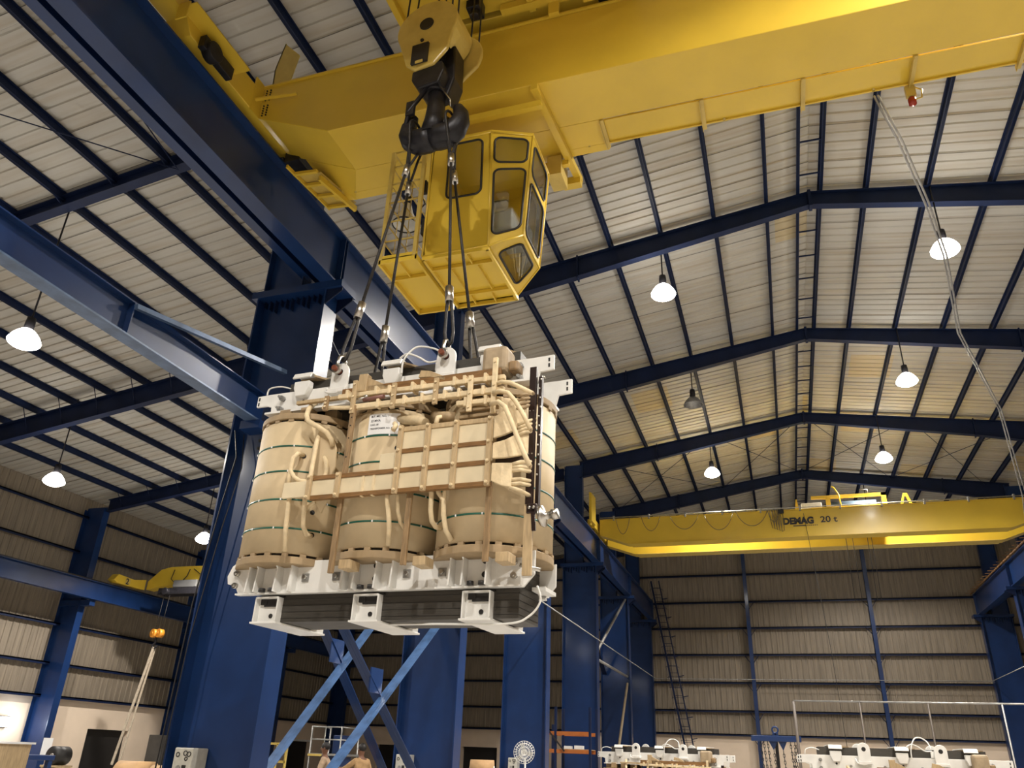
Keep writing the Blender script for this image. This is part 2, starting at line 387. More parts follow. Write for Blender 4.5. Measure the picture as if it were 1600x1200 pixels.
# ---------------------------------------------------------------- crane columns
def column(y, xin, xout, label, s):
    """xin: hall side flange x, xout: outer flange x, s=+1 if hall lies at larger x"""
    t = thing('steel_column', label, 'column', ((xin+xout)/2, y, FLO), 'blue crane columns')
    x0, x1 = min(xin,xout), max(xin,xout); ZT = 7.56
    MB().box(x0+.03, x1-.03, y-.012, y+.012, FLO, ZT).out('web', BLUE, t)
    for xx in (x0, x1-.03): MB().box(xx, xx+.03, y-.215, y+.215, FLO, ZT).out('flange', BLUE, t)
    MB().box(x0-.12, x1+.12, y-.3, y+.3, FLO, FLO+.04).out('base_plate', BLUE, t)
    c = MB(); a, b_ = (x0-.10, x1+.33) if s > 0 else (x0-.33, x1+.10)
    c.box(a, b_, y-.26, y+.26, ZT, ZT+.14); c.out('cap_plate', BLUE, t)
    r = MB()
    n = 12
    for i in range(n):
        xx = x0+.1+(x1-x0-.2)*i/(n-1); r.box(xx-.006, xx+.006, y-.10, y+.10, ZT-.12-.06*((i*7)%3), ZT)
    if s > 0: r.prism([(x1, y-.2, ZT), (x1+.32, y-.2, ZT), (x1+.32, y-.2, ZT-.06), (x1, y-.2, ZT-.3)], (0,.02,0)); r.prism([(x1, y+.18, ZT), (x1+.32, y+.18, ZT), (x1+.32, y+.18, ZT-.06), (x1, y+.18, ZT-.3)], (0,.02,0))
    else: r.prism([(x0, y-.2, ZT), (x0-.32, y-.2, ZT), (x0-.32, y-.2, ZT-.06), (x0, y-.2, ZT-.3)], (0,.02,0))
    split_out(r, 'stiffener', NAVY, t)
    u = MB(); ux0, ux1 = (x0+.04, x0+.86) if s > 0 else (x1-.86, x1-.04)
    u.box(ux0+.02, ux1-.02, y-.01, y+.01, ZT+.14, zs((ux0+ux1)/2)-.3)
    for xx in (ux0, ux1-.02): u.box(xx, xx+.02, y-.14, y+.14, ZT+.14, zs(xx)-.3)
    u.out('upper_shaft', BLUE, t)
    # haunch plate under rafter
    return t
names = ['nearest the camera, behind the hanging white clamped coils', 'second from the camera, behind the crossed braces', 'third from the camera, just left of the round fan', 'fourth from the camera', 'fifth from the camera, beyond the lattice braces', 'last one, against the far end wall']
cols = []
for k, y in enumerate(FR):
    cols.append(column(y if k < 5 else y-.1, CX1, CX0, 'wide glossy blue steel column in the left row, %s' % names[k], 1))
for k in (2,3,4,5):
    column(FR[k] if k < 5 else FR[k]-.1, RC0, RC1, 'wide dark blue steel column in the right row, %s counted from the far end' % NUM[5-k], -1)
# details on the nearest column
t = cols[0]
c = MB()
c.tube([(-8.5,10.3,4.9),(-8.35,10.28,4.4),(-8.45,10.27,3.6),(-8.62,10.27,2.0),(-8.7,10.27,-1.5)], .011, 6)
c.tube([(-8.3,10.3,4.8),(-8.2,10.28,4.2),(-8.35,10.27,3.2),(-8.55,10.27,1.4),(-8.62,10.27,-1.5)], .009, 6)
split_out(c, 'cable', BLACK, t)
c = MB()
for dx in (0,.12):
    for dz in (0,.14): c.cyl((-8.02+dx-.1, 10.545, 4.62+dz), (-8.02+dx-.1, 10.50, 4.62+dz), .028, 8)
split_out(c, 'bolt', BLACK, t)
c = MB(); c.box(-8.05, -7.35, 10.52, 10.538, 4.2, 4.92); c.out('splice_plate', BLUE, t)
# aisle wall columns
for k, y in enumerate(FR):
    if k == 0: continue
    yy = y if k < 5 else y-.1
    t = thing('aisle_column', 'tapering blue column on the left aisle wall, %s counted from the camera' % NUM[k-1], 'column', (-27.3, yy, FLO), 'left aisle wall columns')
    MB().box(-27.95, -26.9, yy-.012, yy+.012, FLO, zs(-27.4)-.5).out('web', BLUE, t)
    for xx in (-27.97, -26.92): MB().box(xx, xx+.025, yy-.16, yy+.16, FLO, zs(-27.4)-.6).out('flange', BLUE, t)
    MB().box(-28+.03, -26.4, yy-.14, yy+.14, 5.0, 5.22).out('runway_bracket', BLUE, t)
t = thing('notice_board', 'white rectangular sheet hung low on the leftmost blue aisle column', 'notice', (-26.85, FR[2], -.45))
MB().box(-26.889, -26.87, FR[2]-.14, FR[2]+.3, -.48, .1).out('sheet', PAPER, t)
# ---------------------------------------------------------------- runway beams
def runway(x, s, tagname, ks):
    for k in ks:
        y0 = FR[0]+7.52*(k-1); y1 = min(y0+7.52, YF-.3); ym = (y0+y1)/2
        where = ('ending at the nearest left column' if k == 0 else 'starting at the %s left column' % NUM[k-1]) if s > 0 else ('%s from the far end on the right side' % NUM[5-k])
        t = thing('runway_beam', 'blue crane runway girder %s' % where, 'runway beam', (x, ym, 7.70), 'crane runway girders')
        MB().box(x-.009, x+.009, y0, y1, 7.73, 8.75).out('web', BLUE, t)
        MB().box(x-.14, x+.15, y0, y1, 7.70, 7.735).out('bottom_flange', BLUE, t)
        MB().box(x-.15, x+.15, y0, y1, 8.745, 8.78).out('top_flange', BLUE, t)
        st = MB()
        for yy in (y0+.04, y1-.05):
            st.box(x+.01, x+.14, yy, yy+.015, 7.735, 8.74).box(x-.14, x-.01, yy, yy+.015, 7.735, 8.74)
        split_out(st, 'stiffener', BLUE, t)
        MB().box(x-.03, x+.03, y0, y1, 8.78, 8.87).out('rail', FORGE, t)
        xs_ = x-s*.60
        sg = MB(); sg.box(xs_-.006, xs_+.006, y0, y1, 8.0, 8.4).box(xs_-.09, xs_+.09, y0, y1, 7.98, 8.0).box(xs_-.09, xs_+.09, y0, y1, 8.38, 8.40)
        sg.box(min(x-s*.1, xs_), max(x-s*.1, xs_), y0, y1, 8.72, 8.735)
        n = 5
        for i in range(n):
            ya = y0+(y1-y0)*i/n; yb = y0+(y1-y0)*(i+1)/n
            sg.beam((x-s*.15, ya, 8.68), (xs_, (ya+yb)/2, 8.68), .06, .06).beam((xs_, (ya+yb)/2, 8.68), (x-s*.15, yb, 8.68), .06, .06)
        sg.out('surge_girder', BLUE, t)
runway(-7.15, 1, 'left', range(0, 6))
runway(10.2, -1, 'right', range(2, 6))
# trailing conductor bar with pegs on right runway
b = MB(); b.beam((10.02, 28, 8.86), (10.02, 48.4, 8.86), .05, .06)
y = 28.2
while y < 48.3: b.beam((10.02, y, 8.86), (9.72, y, 8.84), .02, .03); y += .62
tag(b.out('conductor_bar', mat('copper_brown', (.25,.13,.05), .6)), 'orange-brown conductor bar with pegs along the right runway girder', 'conductor bar')
# aisle-side beam landing on the nearest column
t = thing('aisle_beam', 'dark blue beam with light lower edge crossing upper left to the nearest column', 'beam', (-7.99, 3, 4.93), None)
MB().box(-8.0, -7.985, -5, 10.27, 4.95, 5.43).out('web', BLUE, t)
MB().box(-8.10, -7.86, -5, 10.27, 4.92, 4.945).out('bottom_flange', STEELB, t)
MB().box(-8.08, -7.88, -5, 10.27, 5.42, 5.44).out('top_flange', BLUE, t)
MB().box(-8.18, -7.80, 10.0, 10.30, 4.78, 4.92).out('seat_bracket', BLUE, t)
MB().box(-7.98, -7.88, 7.05, 7.07, 4.95, 5.42).out('stiffener', BLUE, t)
b = MB(); b.beam((-7.85, 7.05, 5.36), (-7.62, 10.20, 5.86), .07, .07)
tag(b.out('strut', STEELB), 'slim light blue strut crossing the face of the nearest column', 'strut')
# aisle left runway
for k in range(0, 6):
    y0 = FR[0]+7.52*(k-1); y1 = min(y0+7.52, YF-.3); x = -26.35
    t = thing('aisle_runway_beam', 'dark blue aisle crane girder on the left wall columns, %s from the camera' % NUM[k], 'runway beam', (x, (y0+y1)/2, 5.22), 'left aisle runway girders')
    b = MB(); b.ibeam((x, y0, 5.58), (x, y1, 5.58), .70, .26, .025, .012); b.out('girder', BLUE, t)
    MB().box(x-.03, x+.03, y0, y1, 5.93, 6.0).out('rail', FORGE, t)
# ---------------------------------------------------------------- vertical bracing between columns
def brace(p, q, m_, label, x, double=True):
    b = MB()
    if double:
        for s in (-1, 1): b.beam((x+s*.055, *p), (x+s*.055, *q), .015, .11, up=(1,0,0)); b.beam((x+s*.03, p[0], p[1]), (x+s*.03, q[0], q[1]), .05, .02, up=(0,0,1))
    else: b.tube([(x, *p), (x, *q)], .06, 10)
    o = b.out('brace', m_); tag(o, label, 'brace', 'braces between the columns')
LB = mat('lit_blue_paint', (.07,.15,.33), .35, .1, .2, 5, 0, .3)  # lighter copy of the blue: light on the rising braces put into colour
brace((10.8, FLO+.1), (17.83, 3.22), LB, 'long double-angle brace rising from the nearest to the second column, hall side', -7.45)
brace((10.8, 3.65), (17.83, -1.0), BLUE, 'double-angle brace falling from the nearest to the second column, hall side', -7.62)
brace((10.8, FLO+.1), (17.83, 4.3), LB, 'long double-angle brace rising from the nearest to the second column, aisle side', -8.42)
brace((10.8, 4.75), (17.83, -.70), BLUE, 'double-angle brace falling from the nearest to the second column, aisle side', -8.58)
brace((10.8, 3.75), (17.83, 7.3), NAVY, 'upper double-angle brace rising from the nearest column, hall side', -7.45)
brace((10.8, 7.3), (17.83, 3.75), NAVY, 'upper double-angle brace falling from the nearest column, hall side', -7.62)
brace((10.8, 4.8), (17.83, 7.3), NAVY, 'upper double-angle brace rising from the nearest column, aisle side', -8.42)
brace((10.8, 7.3), (17.83, 4.8), NAVY, 'upper double-angle brace falling from the nearest column, aisle side', -8.58)
b = MB(); b.box(-7.55,-7.52, 14.3, 14.8, 1.05, 1.5); b.box(-8.51,-8.49, 14.35, 14.85, 1.6, 2.05)
for o_, n_ in zip(split_out(b, 'gusset_plate', BLUE), ('hall side', 'aisle side')): tag(o_, 'small blue gusset plate where the lower braces cross, %s' % n_, 'gusset plate', 'gusset plates')
GB = mat('dusty_pipe', (.34,.33,.31), .5, .2, .2, 6)
brace((40.40, 7.5), (33.35, 4.05), GB, 'pale pipe brace descending from the fifth to the fourth left column', -7.3, False)
brace((33.35, 3.84), (40.40, 3.81), GB, 'pale horizontal pipe strut between the fourth and fifth left columns', -7.3, False)
brace((40.40, 3.5), (35.6, FLO+.1), mat('tan_pipe', (.45,.36,.24), .5), 'tan pipe brace descending below the horizontal strut at the fifth left column', -7.3, False)
brace((33.3, 7.4), (40.38, 3.9), NAVY, 'dark brace crossing behind the pale pipe brace between fourth and fifth columns', -8.4)
brace((33.3, 3.6), (40.38, FLO+.1), NAVY, 'dark lower brace behind the tan pipe between fourth and fifth columns', -8.4)
b = MB(); b.tube([(-7.0, 20, 4.5), (-7.0, 47.9, 4.42), (10.05, 47.9, 4.40), (10.05, 30, 4.45)], .02, 6)
tag(b.out('safety_line', GALV), 'thin grey pipe line running along the left columns and the far end wall', 'pipe line')
# ---------------------------------------------------------------- high bay lamps
def lamp_proto(lit):
    t = thing('high_bay_lamp', 'lamp', 'lamp', (0,0,0), None, False)
    MB().cyl((0,0,0), (0,0,1), .02, 8).out('stem', FORGE, t).location = (0,0,.40)
    MB().lathe([(0,.42),(.09,.42),(.10,.30),(.10,.16),(.07,.12),(0,.12)], n=16).out('ballast_housing', FORGE, t)
    prof = [(.08,.13),(.13,.11),(.20,.05),(.27,-.04),(.32,-.14),(.33,-.17)]
    b = MB(); b.lathe(prof, n=24); o = b.out('refractor', BULB if lit else GALV, t, rec=False)
    o.modifiers.new('t','SOLIDIFY').thickness = .006
    if lit: MB().lathe([(0,-.31),(.12,-.295),(.22,-.26),(.30,-.21),(.33,-.17)], n=24).out('lens', BULB, t, rec=False)
    MB().tube([(.328*math.cos(a*math.pi/12), .328*math.sin(a*math.pi/12), -.17) for a in range(24)], .008, 6, closed=True).out('rim', GALV, t)
    if lit:
        l = bpy.data.lights.new('lamp_light', 'SPOT'); l.energy = LAMP_W; l.color = LAMP_COL; l.shadow_soft_size = .14; l.spot_size = math.radians(152); l.spot_blend = .35
        lo = bpy.data.objects.new('lamp_light', l); COL.objects.link(lo); lo.parent = t; lo.location = (0,0,-.33)
    return t
LIT = lamp_proto(True); UNL = lamp_proto(False)
LAMPS = [
 ((4.77, 18.0, 11.6), 1, 'large lit high bay lamp nearest on the right row under the main roof'),
 ((-2.03, 18.25, 11.6), 1, 'lit high bay lamp just right of the yellow cab, under the main roof'),
 ((4.77, 25.5, 11.6), 1, 'lit high bay lamp, middle one of the right row under the main roof'),
 ((4.75, 32.9, 11.6), 1, 'small lit high bay lamp in the right row above the far yellow crane'),
 ((-2.06, 33.3, 11.6), 1, 'small lit high bay lamp in the left row above the far yellow crane'),
 ((-14.75, 10.7, 7.85), 1, 'lit high bay lamp in the left aisle nearest the camera'),
 ((-21.75, 18.3, 7.7), 1, 'lit high bay lamp low at the left edge of the aisle'),
 ((-21.75, 25.8, 7.7), 1, 'small lit high bay lamp beside the nearest blue column'),
 ((-14.75, 3.2, 7.85), 1, 'lit high bay lamp in the aisle beside the camera'),
 ((4.77, 3.3, 11.6), 1, 'lit high bay lamp over the camera on the right row'),
 ((-2.03, 3.0, 11.6), 0, 'unlit high bay lamp over the camera on the left row'),
 ((4.77, -4.4, 11.6), 1, 'lit high bay lamp behind the camera on the right row'),
 ((-2.03, -4.4, 11.6), 1, 'lit high bay lamp behind the camera on the left row'),
 ((4.77, 10.9, 11.6), 1, 'lit high bay lamp above the near yellow crane'),
 ((4.75, 40.8, 11.6), 1, 'lit high bay lamp beyond the far yellow crane on the right row'),
 ((-2.05, 25.75, 11.6), 0, 'unlit grey high bay lamp hanging between two lit ones'),
]
first = {1: True, 0: True}
for loc, lit, lab in LAMPS:
    src = LIT if lit else UNL
    if first[lit]: o = src; first[lit] = False
    else: o = copy_tree(src)
    o.location = loc; tag(o, lab, 'lamp', 'high bay lamps')
    for ch in COL.objects:
        if lit and ch.parent == o and ch.type == 'LIGHT' and (loc[0] < -10 or loc[1] > 30):
            ch.data = ch.data.copy(); ch.data.energy = LAMP_W*.58
        if ch.parent == o and ch.name.startswith('stem'): ch.scale.z = zs(loc[0])-.035-loc[2]-.40
# wall floodlight
t = thing('flood_light', 'dazzling white flood light on the left aisle wall at the left edge', 'lamp', (-27.85, 24.6, .6))
MB().box(-27.98,-27.86, 24.0, 24.6, .40, .78).out('housing', FORGE, t)
MB().box(-27.858,-27.84, 24.03, 24.57, .43, .75).out('lens', emis('flood_glow', (.85,.93,1), 30), t)
l = bpy.data.lights.new('lamp_light', 'POINT'); l.energy = 28; l.color = (.85,.93,1); l.shadow_soft_size = .2
lo = bpy.data.objects.new('lamp_light', l); COL.objects.link(lo); lo.parent = t; lo.location = (.35, 0, 0)
# ================================================================ NEAR CRANE (big, yellow)
GY0, GY1, GZ0, GZ1 = 7.52, 8.41, 8.35, 9.57
crane = thing('bridge_crane', 'big glossy yellow bridge crane with operator cab, overhead nearest the camera', 'crane', (1.5, 6.3, 8.87))
def girder(y0, y1, name, par, M, z0=GZ0, z1=GZ1, xl=-6.97, xr=10.0, tz=.60, tx=1.33, lip=.035):
    b = MB()
    pts = [(xl, y0, z1), (xl, y0, z0+tz), (xl+tx, y0, z0), (xr-tx, y0, z0), (xr, y0, z0+tz), (xr, y0, z1)]
    b.prism(pts, (0, y1-y0, 0)); o = b.out(name, M, par, .012)
    MB().box(xl, xr, y0-lip, y1+lip, z1, z1+.03).out('top_plate', M, par)
    return o
girder(GY0, GY1, 'girder', crane, YEL)
girder(4.19, 5.08, 'girder', crane, YEL)
for y0 in (GY0+.06, 4.9):
    MB().box(-6.9, 9.9, y0, y0+.06, GZ1+.03, GZ1+.10).out('trolley_rail', FORGE, crane)
MB().prism([(-1.68,GY1+.002,GZ0+.003),(-1.68,9.05,GZ0+.003),(-6.0,9.08,GZ0+.003),(-5.64,GY1+.002,GZ0+.003)], (0,0,.03)).prism([(-5.64,GY1+.002,GZ0+.003),(-6.0,9.08,GZ0+.003),(-6.62,GY1+.002,GZ0+.44)], (0,0,.03)).prism([(-6.0,9.08,GZ0+.003),(-6.38,9.08,GZ0+.07),(-6.62,GY1+.002,GZ0+.44)], (0,0,.03)).out('walkway_plate', YEL, crane)
MB().box(-1.66, 9.9, GY1+.06, 8.90, GZ0+.03, GZ0+.06).out('walkway_plate', YEL, crane)
MB().box(-5.94, 9.9, 8.90, 8.925, GZ0+.0, GZ0+.14).out('kick_plate', YEL, crane)
for x in (-1.68, -.27, 1.07, 2.44, 3.72):
    b = MB(); b.box(x-.03, x+.03, GY1+.005, 9.0, GZ0-.02, GZ0+.03).box(x-.03, x-.022, GY1+.005, 9.0, GZ0-.06, GZ0-.02)
    b.out('walkway_bracket', YELD, crane)
# railing along the walkway (seen from other positions)
b = MB()
for z in (GZ0+.6, GZ0+1.1): b.tube([(-5.9, 8.9, z), (9.9, 8.9, z)], .02, 6)
x = -5.9
while x < 10: b.tube([(x, 8.9, GZ0), (x, 8.9, GZ0+1.1)], .02, 6); x += 1.97
b.out('handrail', YELD, crane)
# end trucks
for xs_, nm in ((-7.15, 'left'), (10.2, 'right')):
    b = MB(); b.prism([(xs_-.18,4.0,9.46),(xs_-.18,4.0,9.20),(xs_-.18,5.75,9.20),(xs_-.18,5.9,8.97),(xs_-.18,8.35,8.97),(xs_-.18,8.35,9.46)], (.36,0,0)); o = b.out('end_truck', YEL, crane, .01)
    for yy in (3.75, 8.6):
        b = MB(); b.box(xs_-.16, xs_+.16, yy-.3, yy+.3, 8.98, 9.30); b.out('wheel_housing', YEL, crane, .01)
        MB().cyl((xs_-.06, yy, 9.07), (xs_+.06, yy, 9.07), .2, 24).out('wheel', FORGE, crane)
    s = 1 if xs_ < 0 else -1
# bolted end plate, motor, inspection plates
b = MB(); b.box(-6.99, -6.965, 7.30, 7.52, 8.95, 9.62); b.out('end_plate', YEL, crane)
b = MB(); b.beam((-6.95, 7.35, 9.18), (-6.3, 7.48, 9.25), .05, .03); b.out('stiffener_bar', YEL, crane)
b = MB()
for i in range(5):
    for j in (0, 1):
        for z in (8.98, 9.30): b.cyl((-6.90+j*.07, 7.515, z+i*.05), (-6.90+j*.07, 7.50, z+i*.05), .014, 6)
split_out(b, 'bolt', BLACK, crane)
b = MB(); b.cyl((-6.96, 6.25, 8.98), (-6.80, 6.25, 8.98), .15, 18).box(-6.96, -6.85, 6.05, 6.7, 8.90, 9.12); b.out('travel_motor', FORGE, crane, .01)
b = MB(); b.box(-6.99, -6.80, 5.60, 5.62, 8.95, 9.25).box(-6.99, -6.70, 5.62, 6.85, 9.20, 9.22); b.out('motor_cover', YEL, crane)
# buffer plate standing on the girder
b = MB(); b.prism([(-6.82, 7.50, 9.60), (-6.84, 7.50, 9.95), (-6.74, 7.50, 10.50), (-6.42, 7.50, 10.15), (-6.50, 7.50, 9.60)], (0,.025,0)).prism([(-6.84, 7.50, 9.95), (-6.74, 7.50, 10.50), (-6.90, 7.85, 10.50), (-7.02, 7.85, 9.95)], (.02,0,0)).prism([(-6.82,7.5,9.6),(-6.84,7.5,9.95),(-7.02,7.85,9.95),(-7.0,7.85,9.6)], (.02,0,0)); b.out('end_stop', YELD, crane)
# rungs of the platform at the girder's left end
b = MB()
b.beam((-6.30, 8.42, 8.35), (-6.12, 9.30, 8.35), .05, .10).beam((-6.72, 8.10, 8.42), (-6.60, 9.25, 8.42), .03, .06)
for i in range(4):
    y = 8.30+.30*i; b.beam((-6.72+.04*i, y, 8.42), (-6.28+.05*i, y, 8.38), .05, .05)
b.out('step_frame', YEL, crane)
b = MB(); b.prism([(-6.75, 8.40, 8.46), (-6.30, 8.42, 8.46), (-6.12, 9.28, 8.46), (-6.6, 9.24, 8.46)], (0,0,.02)); b.out('step_plate', YELD, crane)
b = MB(); b.box(-7.0,-6.72, 8.35, 8.7, 8.78, 8.98).beam((-6.95, 8.5, 8.9), (-6.75, 8.85, 8.55), .04, .05); b.out('rail_sweeper', FORGE, crane)
# red warning lamp under the walkway
b = MB(); b.lathe([(0,.0),(.05,.01),(.05,.10),(.03,.13),(0,.13)], (2.42, 8.96, 8.03), n=14); b.out('warning_lamp', mat('red_lamp', (.35,.03,.01), .25), crane)
b = MB(); b.box(2.36, 2.48, 8.92, 8.98, 8.16, 8.34).tube([(2.48, 8.95, 8.32), (2.56, 8.95, 8.25), (2.54, 8.95, 8.12), (2.44, 8.95, 8.10)], .012, 6); b.out('lamp_bracket', YELD, crane)
# hangers that carry the cab
b = MB(); b.beam((-2.42, 7.50, 8.30), (-2.26, 9.52, 8.27), .10, .10).out('cab_hanger', YEL, crane)
b = MB(); b.beam((-3.95, 7.62, 8.05), (-2.35, 7.66, 8.10), .08, .10).out('cab_hanger', YEL, crane)
b = MB(); b.beam((-4.0, 9.0, 8.2), (-2.3, 9.0, 8.2), .08, .10).out('cab_hanger', YEL, crane)
b = MB(); b.box(-4.0,-3.9,7.6,9.1,7.9,8.34).box(-2.62,-2.4,8.9,9.3,7.95,8.30); split_out(b, 'cab_hanger', YELD, crane)
b = MB(); b.box(-2.5,-2.22, 9.38, 9.52, 8.12, 8.25); b.out('bracket_box', YEL, crane)
# ---- operator cab
cab = MB()
CZ0, CZ1 = 5.83, 7.72
P = dict(a=V(-3.90,7.60,CZ0), b=V(-2.99,7.60,CZ0), c=V(-2.60,7.80,6.06), d=V(-2.62,8.62,6.10), e=V(-3.00,8.83,CZ0), f=V(-3.90,8.83,CZ0),
         A=V(-3.90,7.60,CZ1), B=V(-3.04,7.60,CZ1+.0), C=V(-2.50,7.80,7.70), D=V(-2.51,8.62,7.72), E=V(-3.0,8.83,CZ1), F_=V(-3.90,8.83,CZ1))
cabin = MB(); cabin.prism([P['A'], P['B'], P['C'], P['D'], P['E'], P['F_']], (0,0,.05)); cabin = cabin.out('operator_cab', YEL, crane)
ORG[cabin.name] = ORG[crane.name]
def panel(q, wins, par, glass=True, th=.03):
    """q = four corners (bottom-left, bottom-right, top-right, top-left); wins in (s0,s1,t0,t1)"""
    q = [Vector(x) for x in q]
    def pt(s, t): return (q[0]*(1-s)+q[1]*s)*(1-t)+(q[3]*(1-s)+q[2]*s)*t
    nrm = (q[1]-q[0]).cross(q[3]-q[0]).normalized()
    ss = sorted(set([0,1]+[w_[0] for w_ in wins]+[w_[1] for w_ in wins])); ts = sorted(set([0,1]+[w_[2] for w_ in wins]+[w_[3] for w_ in wins]))
    b = MB()
    for i in range(len(ss)-1):
        for j in range(len(ts)-1):
            sm, tm = (ss[i]+ss[i+1])/2, (ts[j]+ts[j+1])/2
            if any(w_[0] < sm < w_[1] and w_[2] < tm < w_[3] for w_ in wins): continue
            b.prism([pt(ss[i],ts[j]), pt(ss[i+1],ts[j]), pt(ss[i+1],ts[j+1]), pt(ss[i],ts[j+1])], nrm*-th)
    b.out('cab_panel', YEL, par)
    for s0, s1, t0, t1 in wins:
        W = (pt(s1,t0)-pt(s0,t0)).length; H = (pt(s0,t1)-pt(s0,t0)).length; r = .085
        rs, rt = min(.45, r/W), min(.45, r/H); loop = []
        for (cs, ct, a0) in ((1-rs, rt, -90), (1-rs, 1-rt, 0), (rs, 1-rt, 90), (rs, rt, 180)):
            for k in range(6):
                a = math.radians(a0+k*18); s = cs+rs*math.cos(a); t = ct+rt*math.sin(a)
                loop.append(pt(s0+(s1-s0)*s, t0+(t1-t0)*t)+nrm*.004)
        c4 = [pt(s1,t0), pt(s1,t1), pt(s0,t1), pt(s0,t0)]
        cb = MB()
        for k in range(4): cb.prism([c4[k]+nrm*.001]+[loop[(k*6+j)] for j in range(6)][::-1], nrm*-.02)
        cb.out('corner_fillet', YEL, par)
        MB().tube(loop, .016, 6, closed=True).out('window_gasket', BLACK, par)
        MB().prism([x-nrm*.008 for x in loop], nrm*-.006).out('window_pane', GLASS, par)
panel([P['a'],P['b'],P['B'],P['A']], [(.30,.86,.46,.955)], cabin)
panel([P['b'],P['c'],P['C'],P['B']], [(.09,.90,.08,.655),(.09,.90,.72,.955)], cabin)
panel([P['c'],P['d'],P['D'],P['C']], [(.10,.90,.05,.56),(.10,.90,.64,.94)], cabin)
panel([P['d'],P['e'],P['E'],P['D']], [(.12,.88,.1,.9)], cabin)
panel([P['e'],P['f'],P['F_'],P['E']], [(.2,.8,.45,.92)], cabin)
panel([P['f'],P['a'],P['A'],P['F_']], [], cabin)
panel([P['e'],P['d'],P['c'],P['b']], [(.14,.86,.16,.84)], cabin)
# frame tubes along the cab edges
b = MB()
for u_, v_ in (('b','c'),('c','d'),('d','e'),('b','e'),('b','B'),('c','C'),('d','D'),('B','C'),('C','D'),('a','b'),('a','A'),('A','B')): b.tube([P[u_], P[v_]], .016, 6)
b.out('edge_trim', YEL, cabin)
MB().prism([P['a'],P['b'],P['e'],P['f']], (0,0,.012)).out('cab_floor', YEL, cabin)
b = MB(); z = CZ0-.03
b.beam((-3.90,7.61,z), (-2.99,7.61,z), .03, .06).beam((-3.0,7.6,z), (-3.0,8.85,z), .04, .06).beam((-3.9,8.84,z), (-3.0,8.84,z), .03, .06).beam((-3.88,7.6,z), (-3.88,8.85,z), .03, .06)
b.beam((-3.9,7.88,z), (-3.0,7.88,z), .02, .05).beam((-3.9,8.55,z), (-3.0,8.55,z), .02, .05).beam((-3.62,7.9,z), (-3.62,8.5,z), .012, .04).beam((-3.25,7.9,z), (-3.25,8.5,z), .012, .04)
for x in (-3.6,-3.3): b.beam((x,7.62,z), (x,7.86,z), .015, .04).beam((x,8.57,z), (x,8.83,z), .015, .04)
b.out('floor_frame', YEL, cabin)
GREYI = mat('cab_interior_grey', (.50,.51,.48), .5)
MB().box(-3.72,-3.60, 7.95, 8.45, 6.25, 7.05).out('seat_back', GREYI, cabin, .02)
MB().box(-3.70,-3.25, 7.95, 8.45, 6.18, 6.28).out('seat_cushion', GREYI, cabin, .02)
MB().box(-3.55,-3.35, 8.1, 8.3, 5.85, 6.18).out('seat_pedestal', FORGE, cabin)
MB().box(-3.05,-2.8, 7.9, 8.5, 6.3, 6.62).out('control_console', GREYI, cabin, .02)
# landing and cage left of the cab
b = MB(); b.box(-4.47,-3.93, 7.5, 8.80, 5.80, 5.815); b.out('landing_plate', YEL, crane)
b = MB(); z = 5.77
b.beam((-4.47,7.51,z+.03), (-3.93,7.51,z+.03), .02, .12).beam((-4.47,8.79,z), (-3.93,8.79,z), .03, .08).beam((-4.46,7.5,z), (-4.46,8.8,z), .03, .08).beam((-3.94,7.5,z), (-3.94,8.8,z), .03, .08).beam((-4.2,7.5,z+.01),(-4.2,7.9,z+.01),.015,.05).beam((-4.47,7.92,z),(-3.93,7.92,z),.02,.05)
b.out('landing_frame', YEL, crane)
b = MB()
posts = [(-4.45,7.52),(-3.97,7.52),(-4.45,8.78),(-3.97,8.78)]
for x, y in posts: b.beam((x,y,5.8), (x,y,7.62), .05, .05, up=(1,0,0))
for z in (6.1,6.42,6.74,7.06,7.36,7.62):
    b.tube([(-4.45,7.52,z), (-3.97,7.52,z)], .013, 5).tube([(-4.45,8.78,z), (-3.97,8.78,z)], .011, 5).tube([(-4.45,7.52,z), (-4.45,8.78,z)], .011, 5)
for y in (7.83,8.15,8.46): b.tube([(-4.45,y,5.8), (-4.45,y,7.62)], .007, 5)
b.out('landing_cage', YELD, crane)
b = MB(); b.box(-4.02,-3.95, 7.60, 7.66, 6.9, 7.1).box(-3.96,-3.91,7.6,7.7,6.2,6.45); split_out(b, 'door_latch', BLACK, crane)
# unlit caged lamp hanging behind the landing
b = MB(); c0_ = (-4.97, 9.0, 7.62)
b.lathe([(.05,.36),(.07,.30),(.10,.18),(.17,.02),(.20,-.05)], c0_, n=20); o = b.out('lamp_shade', mat('opal_shade', (.78,.78,.74), .3), crane, rec=False); o.modifiers.new('t','SOLIDIFY').thickness = .005
MB().tube([(c0_[0]+.205*math.cos(a*math.pi/12), c0_[1]+.205*math.sin(a*math.pi/12), c0_[2]-.05) for a in range(24)], .012, 6, closed=True).out('shade_rim', BLACK, crane)
b = MB(); b.cyl((-4.97,9,7.96),(-4.97,9,8.12),.06,12).beam((-4.97,9,8.1),(-4.97,9,8.38),.03,.03,up=(1,0,0)).tube([(-4.8,9,8.0),(-4.7,9,8.02),(-4.66,9,7.92),(-4.72,9,7.85)],.012,5); split_out(b, 'lamp_holder', FORGE, crane)
